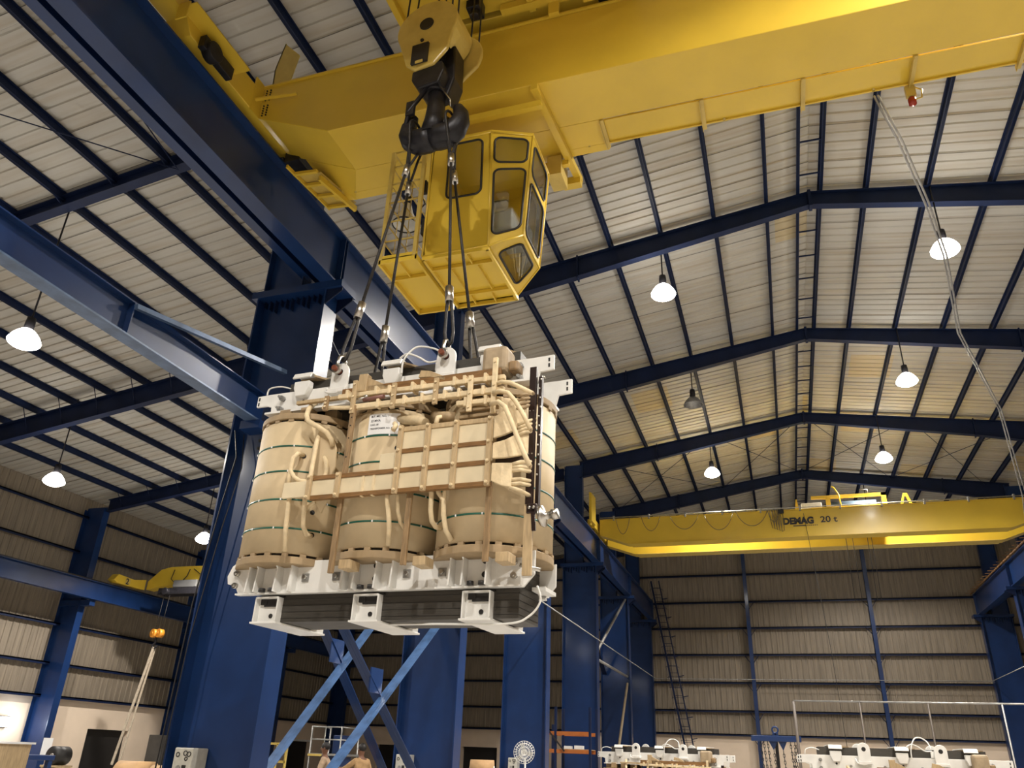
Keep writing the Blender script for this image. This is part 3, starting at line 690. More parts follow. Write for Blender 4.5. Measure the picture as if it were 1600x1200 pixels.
# ================================================================ TROLLEY
tr = thing('crane_trolley', 'yellow crane trolley overhead above the hook block, with its hoist ropes', 'trolley', (-2.8, 6.3, 9.67))
MB().box(-4.42,-1.0, 5.35, 7.40, 9.86, 9.92).out('deck_plate', YEL, tr)
for y in (4.93, 7.61): MB().box(-4.45,-.95, y-.13, y+.13, 9.84, 10.12).out('side_frame', YEL, tr, .01)
for x in (-4.38,-2.45,-1.05): MB().box(x-.05, x+.05, 5.05, 7.48, 9.74, 9.98).out('cross_beam', YEL, tr, .01)
for x in (-4.1,-1.35):
    for y in (4.93, 7.61): MB().cyl((x, y-.05, 9.86-.01), (x, y+.05, 9.86-.01), .18, 20).out('trolley_wheel', FORGE, tr)
MB().cyl((-3.9, 6.9, 10.4), (-1.4, 6.9, 10.4), .32, 28).out('rope_drum', FORGE, tr)
MB().box(-2.2,-1.3, 5.4, 6.2, 9.92, 10.7).out('gearbox', YELD, tr, .03)
MB().box(-4.35,-1.15, 5.15, 5.30, 9.92, 11.3).out('shade_screen', YEL, tr, .02)  # unseen screen added to keep lamp light off the girder web
MB().box(-1.10,-1.0, 5.12, 7.45, 9.50, 9.86).out('cross_beam', YEL, tr, .01)  # deeper beam added to shade the left part of the girder web
b = MB(); b.box(-3.33,-3.13, 7.05, 7.30, 9.62, 9.86).cyl((-3.23,7.15,9.52),(-3.23,7.15,9.66),.07,12); b.out('limit_switch', FORGE, tr, .01)
b = MB(); b.box(-3.5,-3.0, 6.95, 7.0, 9.70, 9.84).box(-2.9,-1.6, 7.30, 7.42, 9.72, 9.84).box(-2.2,-2.05,7.38,7.44,9.5,9.86).box(-1.7,-1.2,7.3,7.44,9.62,9.84); split_out(b, 'hanger_plate', YEL, tr)
# ================================================================ HOOK BLOCK
HX, HY = -3.24, 6.3
yaw = -.065
hb = thing('hook_block', 'yellow two-cheek crane hook block with black ramshorn double hook', 'hook', (HX-.02, HY, 6.40), None, False)
hb.rotation_euler = (0,0,yaw)
def L(x, y, z): return (x, y, z-6.40)
def cheek_pts(y):
    cx, cz, r = (-.12, 8.20, .42) if y < 0 else (-.02, 8.06, .44); pts = []
    for k in range(29):
        a = math.radians(-28+k*236/28); pts.append(L(cx+r*math.cos(a), y, cz+r*math.sin(a)))
    return pts + [L(-.36, y, 7.60), L(-.24, y, 7.48), L(.03, y, 7.50), L(.20, y, 7.70)]
for y, nm in ((-.20, 'front'), (.30, 'back')):
    b = MB(); b.prism(cheek_pts(y), (0,.05,0)); o = b.out('cheek_plate', YELD, hb, .02)
MB().cyl(L(-.12,-.215,8.22), L(-.12,-.20,8.22), .095, 24).out('axle_hole', BLACK, hb)  # black disc painted as the dark of the axle hole
MB().cyl(L(-.12,-.19,8.20), L(-.12,.31,8.20), .07, 16).out('axle', FORGE, hb)
for y in (-.10, .0, .10, .20):
    MB().lathe([(.05,-.035),(.36,-.035),(.36,-.02),(.33,0),(.36,.02),(.36,.035),(.05,.035)], L(-.12,y,8.20), (0,1,0), 36).out('sheave', FORGE, hb)
# curved guard band between cheeks (left and bottom)
b = MB(); pts = []
for k in range(9):
    a = math.radians(-45+k*60/8+ (0 if k < 99 else 0)); pts.append((-.14+.40*math.cos(a), 8.24+.40*math.sin(a)))
for i in range(8): b.hull8([L(pts[i][0],-.18,pts[i][1]), L(pts[i+1][0],-.18,pts[i+1][1]), L(pts[i+1][0],.28,pts[i+1][1]), L(pts[i][0],.28,pts[i][1]), L(pts[i][0]*1.0+.015,-.18,pts[i][1]+.015), L(pts[i+1][0]+.015,-.18,pts[i+1][1]+.015), L(pts[i+1][0]+.015,.28,pts[i+1][1]+.015), L(pts[i][0]+.015,.28,pts[i][1]+.015)])
b.out('sheave_guard', YELD, hb)
b = MB(); pts = []
for k in range(19):
    a = math.radians(-50+k*280/18); pts.append((-.12+.415*math.cos(a), 8.20+.415*math.sin(a)))
for i in range(18):
    (xa,za),(xb,zb) = pts[i],pts[i+1]; q = .965
    ia,ja = (-.12+(xa+.12)*q, 8.20+(za-8.20)*q); ib,jb = (-.12+(xb+.12)*q, 8.20+(zb-8.20)*q)
    b.hull8([L(xa,-.16,za), L(xb,-.16,zb), L(xb,-.02,zb), L(xa,-.02,za), L(ia,-.16,ja), L(ib,-.16,jb), L(ib,-.02,jb), L(ia,-.02,ja)])
b.out('sheave_guard', YELD, hb)
b = MB(); b.box(-.27,-.05,-.235,-.205,7.55-6.4,7.86-6.4); b.out('cheek_opening', BLACK, hb)
b = MB(); b.box(-.20,-.10,-.245,-.235,7.53-6.4,7.57-6.4); b.out('spacer_lug', YELD, hb)
b = MB(); b.cyl(L(-.16,-.215,7.95), L(-.16,-.20,7.95), .025, 10); b.out('grease_nipple', BLACK, hb)
# crosshead
b = MB(); b.prism([L(-.28,-.16,7.50), L(.12,-.16,7.56), L(.16,-.16,7.40), L(.10,-.16,7.22), L(-.18,-.16,7.20), L(-.28,-.16,7.36)], (0,.40,0)); b.out('crosshead', FORGE, hb, .02)
b = MB(); b.prism([L(.06,.0,7.95), L(.20,.0,7.95), L(.22,.0,7.40), L(.14,.0,7.10), L(.06,.0,7.2)], (0,.26,0)); b.out('rope_anchor', FORGE, hb, .02)
b = MB(); b.cyl(L(-.02,.02,7.25), L(-.0,.02,7.02), .10, 20).cyl(L(-.02,.02,7.27), L(-.02,.02,7.18), .15, 8); b.out('hook_nut', FORGE, hb)
# ramshorn hook : two horns curling up
def horn(s):
    C = [(0,6.72),( .10*s,6.60),(.22*s,6.56),(.33*s,6.60),(.41*s,6.72),(.42*s,6.86),(.36*s,6.98)]
    return C
b = MB()
b.tube([L(0,.02,7.25), L(0,.02,6.95), L(0,.02,6.78), L(0,.02,6.52)], [.105,.11,.125,.17], 18)
for s in (-1,1):
    C = [(0,6.53,.17),(.09*s,6.51,.17),(.20*s,6.51,.165),(.29*s,6.57,.15),(.345*s,6.67,.125),(.345*s,6.78,.10),(.30*s,6.88,.075),(.26*s,6.93,.035)]
    b.tube([L(x,.02,z) for x,z,r in C], [r*.92 for x,z,r in C], 18)
o = b.out('ramshorn_hook', FORGE, hb); 
b = MB(); b.tube([L(-.08,-.10,7.22), L(-.30,-.10,6.92), L(-.36,-.04,6.72)], .028, 8).box(-.33,-.22,-.12,-.08,.45,.66); b.out('safety_latch', FORGE, hb)
b = MB(); b.tube([L(.06,-.1,7.25), L(.24,-.08,6.95), L(.24,-.06,6.86)], .008, 6); b.out('latch_wire', STEEL, hb)
# hoist ropes (fall from trolley to block)
for dx, dy in ((-.50,-.10),(-.43,.0),(-.20,.12),(-.15,.22),(.13,-.10),(.17,0),(.30,.42),(.20,.38)):
    zz = 8.40 if dy < .3 else 8.0
    b = MB(); b.tube([(HX+dx, HY+dy, zz), (HX+dx*.9, HY+dy*1.2, 9.95)], .012, 8); b.out('hoist_rope', ROPE, tr)
# ================================================================ FAR CRANE (20 t)
fc = thing('bridge_crane', 'far yellow twenty tonne bridge crane spanning the hall before the end wall', 'crane', (1.5, 33.6, 8.87))
girder(32.7, 33.25, 'girder', fc, YEL, 8.40, 9.47, -6.93, 9.9, .42, 1.2)
girder(34.35, 34.9, 'girder', fc, YEL, 8.34, 9.47, -6.93, 9.9, .42, 1.2)
MB().box(-5.6, 8.6, 32.66, 33.29, 8.375, 8.40).out('bottom_plate', YEL, fc)
MB().box(-5.6, 8.6, 34.30, 34.95, 8.315, 8.34).out('bottom_plate', YELD, fc)
for x in (-7.15, 10.2):
    MB().box(x-.16, x+.16, 32.0, 35.6, 8.97, 9.35).out('end_truck', YEL, fc, .01)
    for yy in (32.3, 35.3): MB().cyl((x-.05,yy,9.03), (x+.05,yy,9.03), .16, 20).out('wheel', FORGE, fc)
MB().box(-7.05,-6.99, 31.2, 31.4, 8.9, 10.3).out('ladder_post', YEL, fc)
MB().box(-7.0,-6.90, 31.0, 31.8, 9.0, 10.2).out('side_plate', YEL, fc)
b = MB(); b.tube([(-6.9,32.62,9.55), (9.9,32.62,9.55)], .022, 6); b.out('festoon_rail', GALV, fc)
b = MB()
for i in range(11):
    x = -6.3+i*1.52; b.box(x-.03, x+.03, 32.6, 32.68, 9.42, 9.62)
split_out(b, 'rail_clip', GALV, fc)
loops = [(-6.2,-5.6,.7),(-5.1,-4.3,.62),(-3.9,-2.7,.62),(-2.5,-1.3,.72),(-1.2,.05,.62),(.05,.5,.5)]
for x0, x1, dp in loops:
    b = MB(); pts = []
    for k in range(13):
        u_ = k/12; pts.append((x0+(x1-x0)*u_, 32.60, 9.5-dp*(1-(2*u_-1)**2)**.8))
    b.tube(pts, .012, 6); b.out('festoon_cable', mat('festoon_grey', (.16,.14,.10), .6) if x0 == -6.2 else bpy.data.materials['festoon_grey'], fc)
for i in range(5):
    b = MB(); x = .12+i*.09; b.tube([(x,32.6,9.5),(x+.02,32.6,9.1),(x+.06,32.6,8.75-.04*i),(x+.14,32.6,8.75-.03*i),(x+.16,32.6,9.1),(x+.12,32.6,9.5)], .012, 6); b.out('festoon_cable', bpy.data.materials['festoon_grey'], fc)
b = MB(); b.box(.45,.68,32.58,32.66,9.34,9.50); b.out('cable_clamp', BLACK, fc)
def text(s, size, loc, rot, mt, par, name, ext=.004, off=0, sx=1, align='LEFT'):
    cu = bpy.data.curves.new(name, 'FONT'); cu.body = s; cu.size = size; cu.extrude = ext; cu.offset = off; cu.align_x = align
    tmp = bpy.data.objects.new('tmp', cu); COL.objects.link(tmp); dg = bpy.context.evaluated_depsgraph_get(); dg.update()
    me = bpy.data.meshes.new_from_object(tmp.evaluated_get(dg)); bpy.data.objects.remove(tmp)
    me.transform(Matrix.Translation(Vector(loc)-ORG.get(par.name, Vector((0,0,0)))) @ rot.to_4x4() @ Matrix.Diagonal((sx,1,1,1)))
    o = bpy.data.objects.new(name, me); COL.objects.link(o); me.materials.clear(); me.materials.append(mt); o.parent = par; return o
RXZ = Matrix.Rotation(math.radians(90), 3, 'X')
text('DEMAG', .36, (.60,32.685,8.90), RXZ, INK, fc, 'maker_lettering', .006, .020, .95)
text('20 t', .34, (2.02,32.685,8.92), RXZ, INK, fc, 'load_lettering', .006, .006, 1.15)
b = MB(); b.box(.98,1.48,32.69,32.70,8.80,8.84)
for i in range(6): b.box(1.51+i*.07, 1.55+i*.07, 32.69,32.70,8.805,8.835)
b.out('lettering_underline', INK, fc)
text('AKTIENGES.', .12, (-6.0,32.685,9.22), RXZ, mat('dim_ink', (.20,.12,.02), .5), fc, 'small_lettering', .004, 0, 1.1) if False else None
# far trolley
ft = thing('crane_trolley', 'yellow trolley standing on the far crane', 'trolley', (3.0, 33.8, 9.5))
MB().box(1.75, 4.6, 33.0, 34.7, 9.52, 9.62).out('deck_plate', YEL, ft)
MB().box(1.8, 4.6, 33.0, 33.12, 9.98, 10.10).out('side_frame', YEL, ft)
b = MB(); b.box(1.8+.55,2.52,33.0,33.12,9.52,10.0).box(4.42,4.6,33.0,33.12,9.52,10.1); split_out(b, 'frame_post', YEL, ft)
MB().cyl((2.55,33.9,9.82), (4.3,33.9,9.82), .26, 20).out('rope_drum', mat('drum_blue_grey', (.10,.14,.18), .4, .4), ft)
MB().box(1.4,2.2,33.3,34.0,9.60,9.92).out('hoist_motor', GREYP, ft, .03)
b = MB(); b.tube([(2.9,32.95,9.5),(2.85,32.95,10.1),(2.7,32.95,10.4),(2.62,32.95,10.45)], .03, 6); b.out('cable_arm', YEL, ft)
b = MB(); b.tube([(3.95,33.0,10.1),(3.95,33.0,10.26),(3.65,33.0,10.26)], .012, 5); b.out('guard_rail', GALV, ft)
b = MB(); b.prism([(1.12,33.0,9.5),(1.3,33.0,9.5),(1.24,33.0,10.0),(1.2,33.0,10.0)], (0,.1,0)); b.out('buffer', YEL, ft)
b = MB(); b.prism([(5.05,33,9.5),(5.15,33,9.5),(5.25,33,9.9),(5.30,33,9.9),(5.42,33,9.5),(5.52,33,9.5),(5.36,33,10.02),(5.22,33,10.02)], (0,.08,0)); b.out('end_stop', YEL, ft)
for i, x in enumerate((2.95,3.2,3.75,3.9)):
    b = MB(); b.tube([(x,33.75,9.5),(x,33.75,6.0)], .012, 6); b.out('hoist_rope', ROPE, ft)
b = MB(); b.box(2.95,3.9,33.6,33.95,5.6,6.0).tube([(3.42,33.78,5.6),(3.42,33.78,5.3),(3.3,33.78,5.15),(3.42,33.78,5.02),(3.55,33.78,5.12)], .05, 8); b.out('hook_block', YELD, ft, .02) if False else None
b = MB(); b.tube([(1.42,32.64,9.3),(1.75,32.3,4.0),(1.85,32.2,0.2)], .010, 5)
tag(b.out('pendant_cable', BLACK), 'thin black pendant cable hanging from the far crane', 'cable')
# aisle crane
ac = thing('bridge_crane', 'small dim yellow bridge crane numbered 2 in the left aisle', 'crane', (-18, 29.5, 6.0))
b = MB(); b.prism([(-26.1,27.9,6.06),(-26.1,26.3,6.06),(-26.1,26.1,6.16),(-26.1,26.3,6.42),(-26.1,27.2,6.36),(-26.1,27.9,6.5)], (-.35,0,0)); b.out('end_truck', YEL, ac, .01)
b = MB(); b.prism([(-26.1,28.0,6.1),(-26.1,28.0,6.45),(-25.5,28.0,6.95),(-25.0,28.0,7.05),(-9.0,28.0,7.05),(-9.0,28.0,6.25),(-25.2,28.0,6.25)], (0,.5,0)); b.out('girder', YEL, ac, .01)
b = MB(); b.box(-24.3,-23.1,27.5,27.9,6.05,6.36); b.out('hoist_motor', mat('dull_grey_paint', (.08,.08,.08), .6), ac, .03)
b = MB(); b.box(-24.9,-22.4,27.4,28.0,5.75,6.02).cyl((-24.4,27.5,5.85),(-24.4,27.2,5.85),.15,12); b.out('hoist_carriage', FORGE, ac, .02)
b = MB(); b.tube([(-24.7,27.9,6.9),(-24.8,27.9,6.5),(-24.4,27.9,6.2),(-24.0,27.9,6.6),(-23.9,27.9,6.9)], .02, 6).tube([(-23.7,27.9,6.9),(-22.9,27.9,6.4),(-22.2,27.9,6.25),(-21.4,27.9,6.6),(-20.9,27.9,6.95)], .02, 6); split_out(b, 'festoon_cable', BLACK, ac)
text('2', .34, (-26.09,26.75,6.10), Matrix.Rotation(math.radians(90),3,'Z') @ RXZ, INK, ac, 'number_lettering', .004, .01)
b = MB(); b.box(-26.098,-26.09,26.72,27.0,6.09,6.36); b.out('number_plate', YELD, ac)
b = MB(); b.tube([(-22.45,27.6,5.8),(-22.45,27.6,-.6)], .008, 5); tag(b.out('pendant_cable', BLACK), 'thin black pendant cable hanging in the left aisle', 'cable')
# cables draped at right
for i, (dx, lab) in enumerate(((0,'front'),(.05,'rear'))):
    b = MB(); b.tube([(1.98+dx,8.95,8.3),(2.3+dx,9.6,8.0),(2.75+dx,10.8,7.75),(3.4+dx,13,8.15),(4.1+dx,16,8.15),(5.6+dx,20,8.0),(7.6+dx*2,27,7.9),(9.3+dx*3,34,7.7)], .016, 6)
    tag(b.out('draped_cable', GALV), 'grey cable draped from the near crane to the far right, %s one' % lab, 'cable', 'draped cables')
# ================================================================ TRANSFORMER ACTIVE PART
# local frame: u along the three limbs, v away from the camera, w up (0 = lower edge of the bottom clamp)
def transformer():
    T = thing('transformer_core_and_coils', 'x', 'transformer', (0,0,0), None, False)
    def O(b, n, m, par=None, bev=0): return b.out(n, m, par or T, bev)
    SP = 1.024
    # --- core
    O(MB().box(-1.27,1.27,-.20,.20,1.86,2.15), 'top_yoke', CORE)
    O(MB().box(-1.14,1.36,-.225,.225,-.23,.30), 'bottom_yoke', CORE)
    b = MB()
    for i in range(9): b.box(-1.142,1.363,-.228,.228,-.20+i*.055,-.197+i*.055)
    O(b, 'lamination_step', BLACK)
    for i in (-1,0,1): O(MB().cyl((i*SP,0,.3),(i*SP,0,1.86),.19,20), 'core_leg', CORE)
    # --- coils
    for i in (-1,0,1):
        c = O(MB().lathe([(.30,.325),(.50,.325),(.50,1.585),(.30,1.585)], (i*SP,0,0), n=64), 'coil', PRESS)
        c.data.polygons.foreach_set('use_smooth', [abs(p.normal.z) < .5 for p in c.data.polygons])
        O(MB().lathe([(.20,.235),(.508,.235),(.512,.24),(.512,.295),(.508,.30),(.20,.30)], (i*SP,0,0), n=64), 'bottom_ring', PRESSD, c).data.polygons.foreach_set('use_smooth', [False]*(64*5))
        O(MB().lathe([(.20,1.61),(.508,1.61),(.512,1.615),(.512,1.665),(.508,1.67),(.20,1.67)], (i*SP,0,0), n=64), 'top_ring', PRESSD, c).data.polygons.foreach_set('use_smooth', [False]*(64*5))
        b = MB()
        for k in range(20):
            a = 2*math.pi*(k+.5)/20; ca, sa = math.cos(a), math.sin(a)
            for z0, z1 in ((.298,.327),(1.583,1.612)):
                p = Vector((i*SP+ca*.30, sa*.30, (z0+z1)/2)); q = Vector((i*SP+ca*.512, sa*.503, (z0+z1)/2)); b.beam(p, q, .055, z1-z0)
        O(b, 'spacer_blocks', PRESSD, c)['kind'] = 'stuff'
        O(MB().lathe([(.40,.298),(.478,.30),(.478,.325),(.40,.328)], (i*SP,0,0), n=40), 'slot_shade_band', BLACK, c)  # black bands put the shade inside the spacer slots into the colour
        O(MB().lathe([(.40,1.583),(.478,1.585),(.478,1.608),(.40,1.612)], (i*SP,0,0), n=40), 'slot_shade_band', BLACK, c)
        # clamping blocks above the top ring
        for a in (-70,-110,-30,-150,30,150,90):
            r_ = math.radians(a); O(MB().box(i*SP+math.cos(r_)*.36-.07, i*SP+math.cos(r_)*.36+.07, math.sin(r_)*.33-.05, math.sin(r_)*.33+.05, 1.675, 1.79), 'pressure_block', PRESSD, c, .01)
        for z in (.55,.815,1.085,1.335):
            O(MB().lathe([(.500,z-.008),(.5045,z-.007),(.5045,z+.007),(.500,z+.008)], (i*SP,0,0), n=64), 'green_strap', GREEN, c)
            bb = MB()
            for a in (-112,-84,-150,-35): 
                r_ = math.radians(a+z*9); bb.box(i*SP+math.cos(r_)*.5035-.006, i*SP+math.cos(r_)*.5035+.006, math.sin(r_)*.5035-.005, math.sin(r_)*.5035+.004, z-.009, z+.009)
            O(bb, 'strap_seals', PAPER, c)['kind'] = 'stuff'
    # --- top clamps
    for s, nm in ((-1,'front'), (1,'back')):
        y0, y1 = (s*.27, s*.245); ya, yb = min(y0,y1), max(y0,y1)
        b = MB(); b.prism([(-1.60,ya,1.90),(-1.60,ya,2.02),(-1.45,ya,2.025),(1.46,ya,2.025),(1.62,ya,2.03),(1.62,ya,1.885),(1.49,ya,1.875),(1.46,ya,1.76),(-1.40,ya,1.78),(-1.41,ya,1.88),(-1.47,ya,1.90)], (0,.025,0))
        cl = O(b, 'top_clamp', WHITE, None, .004)
        b = MB()
        yo = (ya, ya-.09) if s < 0 else (yb, yb+.09)
        b.box(-1.40,1.46,min(yo),max(yo),1.762,1.782)
        O(b, 'clamp_flange', WHITE, cl)
        b = MB()
        for u in (-1.575, 1.575):
            for wv in (1.93, 1.985): b.box(u-.008,u+.008,ya-.003,yb+.003,wv-.018,wv+.018)
        split_out(b, 'slot', DARK, cl)
        yf = ya if s < 0 else yb
        for u in (-1.27, 1.31):
            for wv in (1.83, 1.95): O(MB().cyl((u,yf,wv),(u,yf+s*.05,wv),.028,6).cyl((u,yf,wv),(u,yf+s*.085,wv),.014,8), 'bolt', GALV, cl)
        for u in (-.80,-.28,.28,.80): O(MB().cyl((u,yf,1.87),(u,yf+s*.03,1.87),.022,6), 'bolt', GALV, cl)
        # lifting lugs
        for u in (-.58,.58):
            b = MB(); pts = []
            for k in range(11):
                a = math.radians(k*18); pts.append((u+.098*math.cos(a), yf+s*.045, 2.128+.098*math.sin(a)))
            pts = [(u+.098,yf+s*.045,1.93)]+pts+[(u-.098,yf+s*.045,1.93)]
            b.prism(pts, (0,s*.03,0)); lg = O(b, 'lifting_lug', WHITE, None, .006)
            O(MB().box(u-.105,u+.105,min(yf,yf+s*.10),max(yf,yf+s*.10),1.90,1.95), 'lug_foot', WHITE, lg, .008)
            O(MB().box(u-.02,u+.02,min(yf,yf+s*.045),max(yf,yf+s*.045),1.93,2.10), 'lug_web', WHITE, lg)
            O(MB().cyl((u,yf+s*.043,2.128),(u,yf+s*.078,2.128),.034,18), 'eye_hole', DARK, lg)
    # --- tie brackets across the top yoke
    for u in (-1.02,0.0,1.02):
        bk = O(MB().box(u-.105,u+.105,-.33,.33,2.165,2.182), 'tie_bracket', WHITE, None, .006)
        for s in (-1,1):
            yy = s*.27
            O(MB().prism([(u-.09,yy,2.09),(u+.09,yy,2.09),(u+.09,yy,2.02),(u+.055,yy,1.93),(u-.055,yy,1.93),(u-.09,yy,2.02)], (0,s*.075,0)), 'bracket_box', WHITE, bk, .008)
            O(MB().beam((u,s*.335,2.175),(u,s*.36,2.12),.21,.015), 'bracket_lip', WHITE, bk)
            for z in (1.90,1.965): O(MB().cyl((u,yy+s*.0,z),(u,yy+s*.006,z),.017,12), 'bolt_hole', BLACK, bk)
        O(MB().box(u-.10,u+.10,-.24,.24,2.148,2.165), 'insulation_pad', PRESSD, bk)
        O(MB().prism([(u+.105,-.30,2.165),(u+.24,-.12,2.165),(u+.105,-.12,2.165)], (0,0,-.02)), 'pad_wedge', PRESSD, bk)
    # --- bottom clamps
    for s in (-1,1):
        ya, yb = (-.27,-.245) if s < 0 else (.245,.27)
        b = MB(); b.prism([(-1.50,ya,.27),(-1.46,ya,.30),(1.44,ya,.28),(1.50,ya,.29),(1.50,ya,.10),(1.41,ya,.0),(-1.37,ya,0),(-1.43,ya,.09),(-1.52,ya,.11),(-1.54,ya,.18)], (0,.025,0))
        cl = O(b, 'bottom_clamp', WHITE, None, .004)
        yf = ya if s < 0 else yb
        fl = MB(); fl.box(-1.37,1.40,min(yf,yf+s*.05),max(yf,yf+s*.05),-.002,.012); O(fl, 'clamp_flange', WHITE, cl)
        for u in (-1.02,.0,1.02):
            for du in (-.105,.105,.26,-.20):
                if u > 1 and du > .2: continue
                if u > -1 and du < -.15: du = -.22
                h = .31 if abs(du) < .15 else .30; dp = .16 if abs(du) < .15 else .10
                p = [(u+du-.007,yf,0.01),(u+du-.007,yf+s*.11,0.01),(u+du-.007,yf+s*.09,.22),(u+du-.007,yf+s*dp,.285),(u+du-.007,yf+s*dp,h),(u+du-.007,yf,h)]
                O(MB().prism(p, (.014,0,0)), 'rib', WHITE, cl)
            O(MB().box(u-.12,u+.0,min(yf+s*.0,yf+s*.16),max(yf,yf+s*.16),.305,.322), 'rib_cap', WHITE, cl)
            O(MB().box(u+.09,u+.20,min(yf+s*.0,yf+s*.16),max(yf,yf+s*.16),.300,.317), 'rib_cap', WHITE, cl)
            for z in (.11,.22): O(MB().cyl((u+.05,yf,z),(u+.05,yf+s*.006,z),.024,14), 'bolt_hole', BLACK, cl)
            for du in (-.04,.06): O(MB().cyl((u+du,yf+s*.07,.012),(u+du,yf+s*.07,.045),.03,6), 'foot_bolt', BLACK, cl)
        for u in (-.66,-.34,.36,.69):
            w_ = O(MB().box(u-.035,u+.035,min(yf,yf+s*.012),max(yf,yf+s*.012),.105,.175), 'square_washer', GALV, cl)
        for u in (-.66,-.34,.36,.69): O(MB().cyl((u,yf,.14),(u,yf+s*.04,.14),.02,6), 'bolt', STEEL, cl)
        for u in (-1.42,1.33):
            for z in (.09,.20): O(MB().cyl((u,yf,z),(u,yf+s*.03,z),.026,12).cyl((u,yf,z),(u,yf+s*.05,z),.012,8), 'bolt', STEEL, cl)
    # --- feet
    for u in (-1.02,.0,1.02):
        f = MB()
        prof = [(-.30,-.235),(-.30,-.022),(-.17,-.022),(-.13,-.10),(-.15,-.175),(.36,-.185),(.37,-.15),(.44,-.15),(.44,-.245)]
        a = u-.125+.0
        f.prism([(u-.125,y,z) for y,z in prof], (.014,0,0)); ft_ = O(f, 'foot', WHITE, None, .004)
        O(MB().prism([(u+.111,y,z) for y,z in prof], (.014,0,0)), 'foot_cheek', WHITE, ft_, .004)
        O(MB().box(u-.14,u+.14,-.31,.45,-.252,-.236), 'foot_sole', WHITE, ft_, .003)
        O(MB().box(u-.115,u+.115,-.30,-.17,-.036,-.02), 'foot_cap', WHITE, ft_)
        O(MB().box(u-.111,u+.111,-.245,-.235,-.236,-.036), 'foot_back', WHITE, ft_)
        O(MB().box(u-.05,u+.11,-.262,-.246,-.10,-.036).box(u-.085,u-.02,-.268,-.246,-.085,-.036), 'clamp_block', BLACK, ft_)
        O(MB().cyl((u+.03,-.252,-.18),(u+.03,-.246,-.18),.02,14), 'bolt_hole', BLACK, ft_)
        O(MB().prism([(u+.127,-.12,-.17),(u+.127,-.13,-.10),(u+.127,-.02,-.185),(u+.127,.34,-.19),(u+.127,.34,-.215),(u+.127,-.10,-.225)], (.03,0,0)), 'insulation_strip', PRESSD, ft_)
        O(MB().box(u-.11,u+.14,-.25,.25,-.018,-.004), 'pad', BLACK, ft_)
    # --- wood supports
    for u, z0, z1 in ((-.195,.10,1.62),(.485,.14,1.30),(1.205,.14,.78)):
        ws = O(MB().box(u-.024,u+.024,-.59,-.56,z0,z1), 'wood_post', WOOD, None, .003)
        if u < 0:
            for z in (1.12,1.30,1.42,1.50): O(MB().cyl((u,-.592,z),(u,-.589,z),.007,8), 'pin_hole', DARK, ws)
    for u in (-.14,.56,1.28): O(MB().box(u+.0,u+.11,-.56,-.40,.14,.215), 'wood_bracket', WOODP, None, .004)
    # --- busbar panel
    RB = [(.77,.915,-.79,1.225),(.95,1.085,.36,1.225),(1.12,1.285,.37,1.225),(.95,1.10,.18,.36)]
    for i,(z0,z1,u0,u1) in enumerate(RB): O(MB().box(u0,u1,-.625,-.60,z0,z1), 'busbar', PRESSL, None, .004)
    for z0,z1,u0,u1 in ((.735,.772,-.50,1.225),(.912,.952,-.49,1.22),(1.083,1.122,.37,1.22),(1.283,1.325,.37,1.22)):
        O(MB().box(u0,u1,-.635,-.585,z0,z1), 'spacer_strip', BROWN if z0 < 1.2 else WOODP, None, .003)
    for u, z0, z1 in ((-.495,.73,.945),(-.20,.73,.955),(.375,.72,1.33),(.64,.725,1.32),(.905,.725,1.32),(1.213,.725,1.32)):
        p = O(MB().box(u-.021,u+.021,-.668,-.636,z0,z1), 'panel_post', WOODP, None, .003)
        zz = [z for z in (.752,.932,1.10,1.304) if z0 <= z <= z1+.01]
        for z in zz: O(MB().cyl((u,-.668,z),(u,-.680,z),.015,6).cyl((u,-.680,z),(u,-.688,z),.010,8), 'clamp_bolt', CREPE, p)
    for u in (.04,.145): O(MB().box(u-.011,u+.011,-.632,-.59,.73,.955), 'tape_band', CREPE)
    # --- upper lead supports
    O(MB().box(-.43,1.20,-.47,-.43,1.79,1.865), 'support_plank', BROWN, None, .004)
    O(MB().box(-.95,-.30,-.46,-.42,1.775,1.81), 'support_plank', WOODP, None, .004)
    O(MB().beam((-.43,-.50,1.765),(1.26,-.50,1.745),.05,.045), 'lead_bar', CREPE, None, .008)
    O(MB().beam((-.24,-.55,1.615),(1.28,-.55,1.605),.05,.05), 'lead_bar', CREPE, None, .008)
    O(MB().beam((.84,-.55,1.52),(1.27,-.55,1.51),.05,.045), 'lead_bar', CREPE, None, .008)
    O(MB().beam((-.60,-.50,1.68),(-.15,-.52,1.62),.035,.035), 'lead_bar', CREPE, None, .008)
    for u, z0, z1, m_ in ((-.205,1.54,1.87,WOODP),(.215,1.54,1.79,WOODP),(.64,1.53,1.78,WOODP),(.975,1.42,1.76,CREPE),(1.20,1.38,1.90,CREPE),(-.50,1.60,1.75,WOOD)):
        p = O(MB().box(u-.022,u+.022,-.60,-.575,z0,z1), 'lead_clamp', m_, None, .003)
        for z in (z0+.04,(z0+z1)/2,z1-.04): O(MB().cyl((u,-.60,z),(u,-.61,z),.011,8), 'clamp_bolt', CREPE, p)
    for u, z in ((-.33,1.77),(-.02,1.77),(.12,1.76),(.36,1.76),(.78,1.755),(.88,1.755),(1.08,1.75),(.05,1.61),(.32,1.61),(.50,1.61),(.86,1.61),(1.09,1.605),(.93,1.515),(1.12,1.51),(.46,1.76),(.72,1.61)):
        O(MB().box(u-.014,u+.014,-.585 if z < 1.7 else -.535,-.52 if z < 1.7 else -.42,z-.035,z+.05), 'tape_band', CREPE, None, .004)
    O(MB().prism([(-.16,-.47,1.95),(-.05,-.47,1.90),(.08,-.47,1.83),(.08,-.47,1.78),(-.16,-.47,1.80)], (0,.04,0)), 'wood_cleat', WOODP, None, .004)
